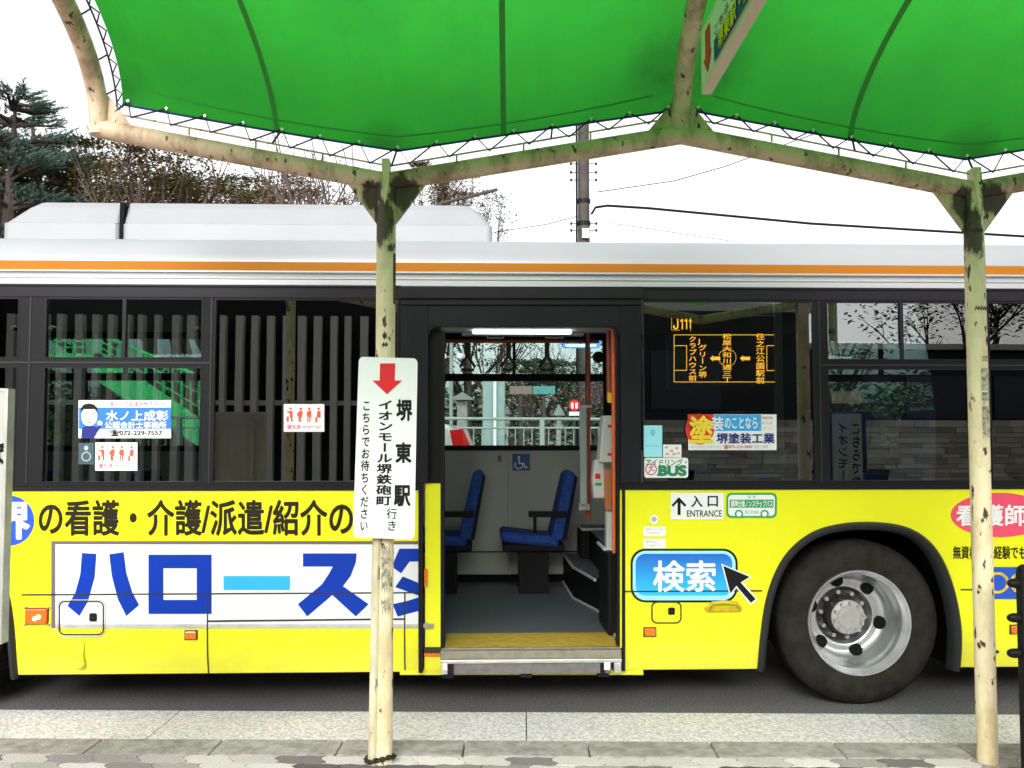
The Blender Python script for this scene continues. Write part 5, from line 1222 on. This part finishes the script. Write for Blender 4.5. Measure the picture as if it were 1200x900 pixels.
m = MB(); m.tube([(W_ + .1, .05, 0), (W_ + .1, .05, a.z - .6)], .05, 8); m.tube([(W_ + .1, .05, a.z - .7), (-W_, .05, a.z - .7)], .03, 8); m.build('sign_post', 'rail', bs)
Y = 16.5; a = c(529, 400, Y); lp_ = empty('street_lamp', (a.x, Y, .8), label='pale lamp post with two white globes at the left of the doorway', cat='street lamp'); zt_ = a.z - .8
m = MB(); m.tube([(0, 0, 0), (0, 0, zt_)], .035, 8); m.tube([(-.15, 0, zt_ - .28), (.15, 0, zt_ - .28)], .015, 6); m.build('lamp_post', 'rail', lp_)
m = MB()
for s in (-1, 1): m.lathe([(0, -.06), (.06, -.04), (.07, 0), (.05, .05), (0, .06)], (s * .15, 0, zt_ - .27), axis='z', seg=10)
m.build('lamp_globe', 'carwhite', lp_)
# white car on the far lane
YCAR = 9.9; xr_ = atx(553, YCAR)
car = empty('parked_car', (xr_ - 2.1, YCAR, 0), label='white car with a red tail lamp seen through the bus door', cat='car')
top_ = c(530, 494, YCAR).z
PR = [(-2.1, .35), (2.1, .35), (2.13, .75), (2.1, .95), (2.07, 1.30), (1.86, top_ - .03), (1.4, top_), (-.3, top_ - .02), (-1.0, 1.15), (-1.95, .95), (-2.12, .7)]
m = MB(); m.prism([(x, 0, z) for x, z in PR], [(x, 1.7, z) for x, z in PR]); m.build('body', 'carwhite', car, bevel=.05, fix=True)
m = MB(); pw_ = [(-.75, 1.15), (1.3, 1.15), (1.25, top_ - .12), (-.2, top_ - .12)]; m.prism([(x, -.004, z) for x, z in pw_], [(x, .01, z) for x, z in pw_]); m.build('side_window', 'carglass', car, fix=True)
za_, zb2 = c(540, 521.5, YCAR).z, c(540, 504, YCAR).z
m = MB(); xa2, xb2 = c(527, 510, YCAR).x - car.location.x, c(546, 510, YCAR).x - car.location.x; m.prism([(xa2, -.012, zb2), (xb2 - .03, -.012, zb2 + .01), (xb2 + .04, -.012, za_), (xa2 + .05, -.012, za_ - .1)], [(xa2, .05, zb2), (xb2 - .03, .05, zb2 + .01), (xb2 + .04, .05, za_), (xa2 + .05, .05, za_ - .1)]); m.build('tail_lamp', 'taillight', car, fix=True)
m = MB(); m.prism([(xb2 - .028, -.014, zb2 + .005), (xb2 + .02, -.014, zb2 - .01), (xb2 + .075, -.014, za_), (xb2 + .042, -.014, za_)], [(xb2 - .028, .05, zb2 + .005), (xb2 + .02, .05, zb2 - .01), (xb2 + .075, .05, za_), (xb2 + .042, .05, za_)]); m.build('reverse_lamp', mat('pale_lens', (.75, .45, .45), .2), car, fix=True)
for x in (-1.35, 1.35):
    m = MB(); m.lathe([(0, -.02), (.18, -.02), (.2, -.03), (.31, -.03), (.32, .0), (.32, .18)], (x, 0, .32), seg=28); m.build('wheel', 'tyre', car)
# green stair of the footbridge beyond the left windows
YG = 15.0
gst = empty('footbridge_stair', (atx(150, YG), YG, .8), label='bright green railed footbridge stair seen through the left bus window', cat='stair')
GO = Vector(gst.location)
def gp(px, row, d=0): return tuple(wy(px, row, YG + d) - GO)
m = MB()
m.prism([gp(40, 420), gp(120, 420), gp(120, 414), gp(40, 414)][::-1], [gp(40, 420, 1), gp(120, 420, 1), gp(120, 414, 1), gp(40, 414, 1)][::-1])
m.prism([gp(110, 444), gp(300, 567), gp(300, 534), gp(122, 414), gp(110, 414)][::-1], [gp(110, 444, .2), gp(300, 567, .2), gp(300, 534, .2), gp(122, 414, .2), gp(110, 414, .2)][::-1])
m.build('stair_flight', 'greenrail', gst, fix=True)
m = MB()
m.tube([gp(40, 392), gp(118, 392), gp(300, 470)], .04, 6)
for dy in (8, 15): m.tube([gp(40, 392 + dy), gp(118, 392 + dy), gp(300, 470 + dy * 3.2)], .012, 6)
for k in range(24):
    px = 45 + k * 10.5; t = max(0, (px - 118) / 182)
    m.tube([gp(px, 392 + 78 * t), gp(px, 415 + 120 * t)], .026 if k % 2 == 0 else .014, 5)
m.build('stair_railing', 'greenrail', gst)

# ------------------------------------------------------------------ what the bus windows mirror: the pavement side behind the camera
sw = MB(); rw_ = random.Random(11); z = PZ
while z < 1.72:
    hh = rw_.uniform(.05, .11); x = -.5 - rw_.uniform(0, .4)
    while x < 13: 
        ll = rw_.uniform(.18, .55); sw.box(x + .004, x + ll - .004, -3.3, -3.0 + rw_.uniform(0, .03), z + .004, z + hh - .002); x += ll
    z += hh
tag(sw.build('stone_wall', 'wallstone'), 'stacked stone wall mirrored in the rear bus windows', 'wall')
lv = empty('louvred_building', (-6.5, -4.2, PZ), label='building with pale upright louvres mirrored in the left bus windows', cat='building')
m = MB(); m.box(-6, 5.2, -3, -.35, 0, 3.7); m.build('building_wall', 'darkback', lv)
m = MB(); x = -5.9
while x < 5.1:
    lw = rw_.uniform(.075, .125); m.box(x, x + lw, -.2, rw_.uniform(-.03, 0), 0.0, 3.4); x += rw_.uniform(.22, .29)
tag(m.build('louvres', 'louvre', lv), kind='stuff')
m = MB(); m.box(-6, 5.2, -.22, -.15, 1.95, 2.03); m.build('louvre_rail', 'louvre', lv)
st_ = empty('reflection_blocker', (2, -4.6, PZ), label='unseen dark block added to keep sky out of the rear window reflections', cat='building')  # added block, darkens what the rear windows reflect
m = MB(); m.box(-2.5, 3.7, -2.5, 0, 0, 3.55); m.box(3.7, 11, -2.5, -.3, 0, 2.95); m.build('building_wall', mat('blocker_dark', (.022, .026, .03), .6, var=.5, scale=1.5), st_)
m = MB(); m.box(-2.6, 3.8, -2.6, .25, 3.56, 3.70); m.box(3.81, 11.1, -2.6, -.1, 2.96, 3.06); m.build('blocker_eaves', 'louvre', st_)
m = MB()
for x_ in (-2.0, -.5, 1.0): m.box(x_, x_ + 1.2, .005, .03, 1.9, 2.9)
for x_ in (4, 5.6, 7.2, 8.8): m.box(x_, x_ + 1.3, -.295, -.27, 1.75, 2.5)
tag(m.build('blocker_panes', mat('blocker_pane_blue', (.03, .045, .07), .3), st_), kind='stuff')
tree('street_tree', 9.2, -5.5, PZ, 4.6, 1, 'hedge', 5000, .12, 'dark tree mirrored in the upper rear side window', seed=131, trunk_h=.35, dens=.25, depth=3)
def bicycle(x, y, rz, lab):
    b = empty('bicycle', (x, y, PZ), rz, label=lab, cat='bicycle', group='bicycles against the stone wall')
    for wx in (-.52, .52):
        m = MB(); m.tube([(wx + .32 * math.cos(2 * math.pi * k / 24), 0, .34 + .32 * math.sin(2 * math.pi * k / 24)) for k in range(25)], .018, 6, caps=False)
        for k in range(8): m.tube([(wx, 0, .34), (wx + .31 * math.cos(k * .785), 0, .34 + .31 * math.sin(k * .785))], .003, 4)
        m.build('wheel', 'tyre', b)
    m = MB()
    for p, q in (((-.52, 0, .34), (-.1, 0, .32)), ((-.52, 0, .34), (-.2, 0, .78)), ((-.1, 0, .32), (-.22, 0, .90)), ((-.1, 0, .32), (.38, 0, .72)), ((-.2, 0, .74), (.36, 0, .78)), ((.52, 0, .34), (.34, 0, .95))): m.tube([p, q], .016, 8)
    m.build('frame', 'steel', b)
    m = MB(); m.tube([(.20, -.28, .98), (.33, -.12, 1.02), (.34, 0, 1.0), (.33, .12, 1.02), (.20, .28, .98)], .012, 8); m.build('handlebar', 'steel', b)
    m = MB(); m.box(-.34, -.10, -.07, .07, .91, .96); m.build('saddle', 'plastic', b, bevel=.02)
    m = MB(); a = [(.42, -.15, .72), (.68, -.15, .72), (.68, .15, .72), (.42, .15, .72)]; t_ = [(.38, -.19, .98), (.74, -.19, .98), (.74, .19, .98), (.38, .19, .98)]; m.prism(a, t_); m.build('basket', 'plastic', b, fix=True)
bicycle(1.9, -2.3, R(75), 'bicycle with a basket mirrored beside the paint shop sticker'); bicycle(2.9, -2.4, R(100), 'second bicycle mirrored under the destination display'); bicycle(5.2, -2.3, R(20), 'bicycle mirrored in the rear side window')
# upright sign of the next stop, mirrored in the rear window
sg = empty('pillar_sign', (3.55, 1.9, PZ), R(0), label='white pillar sign of the next stop mirrored in the rear window', cat='sign')
m = MB(); m.box(-.20, .20, -.05, .05, .3, 2.15); m.build('sign_body', 'trim', sg, bevel=.01)
m = MB(); m.box(-.15, .15, .051, .054, .35, 1.70); m.build('sign_panel', mat('sign_panel_grey', (.45, .45, .45), .5), sg)
m = MB(); pfs = lambda x, y: (-x, .0555, 1.7 - y)
text_v(m, 'イオンモール堺鉄砲町', (-.01, .08, .10, 1.25), pfs, .02); text_v(m, 'こちらでお待ち', (-.14, .08, -.04, 1.0), pfs, .02); text_h(m, '行', (.02, 1.26, .10, 1.33), pfs, .02); m.build('sign_lettering', 'ink', sg)
m = MB(); m.box(-.15, .15, .051, .054, 1.80, 1.92); m.build('number_panel', 'cream', sg)
m = MB(); m.lathe([(.0, 0), (.24, 0), (.22, .06), (.05, .1), (.04, .3)], (0, 0, 0), axis='z', seg=20); m.build('sign_foot', 'plastic', sg)
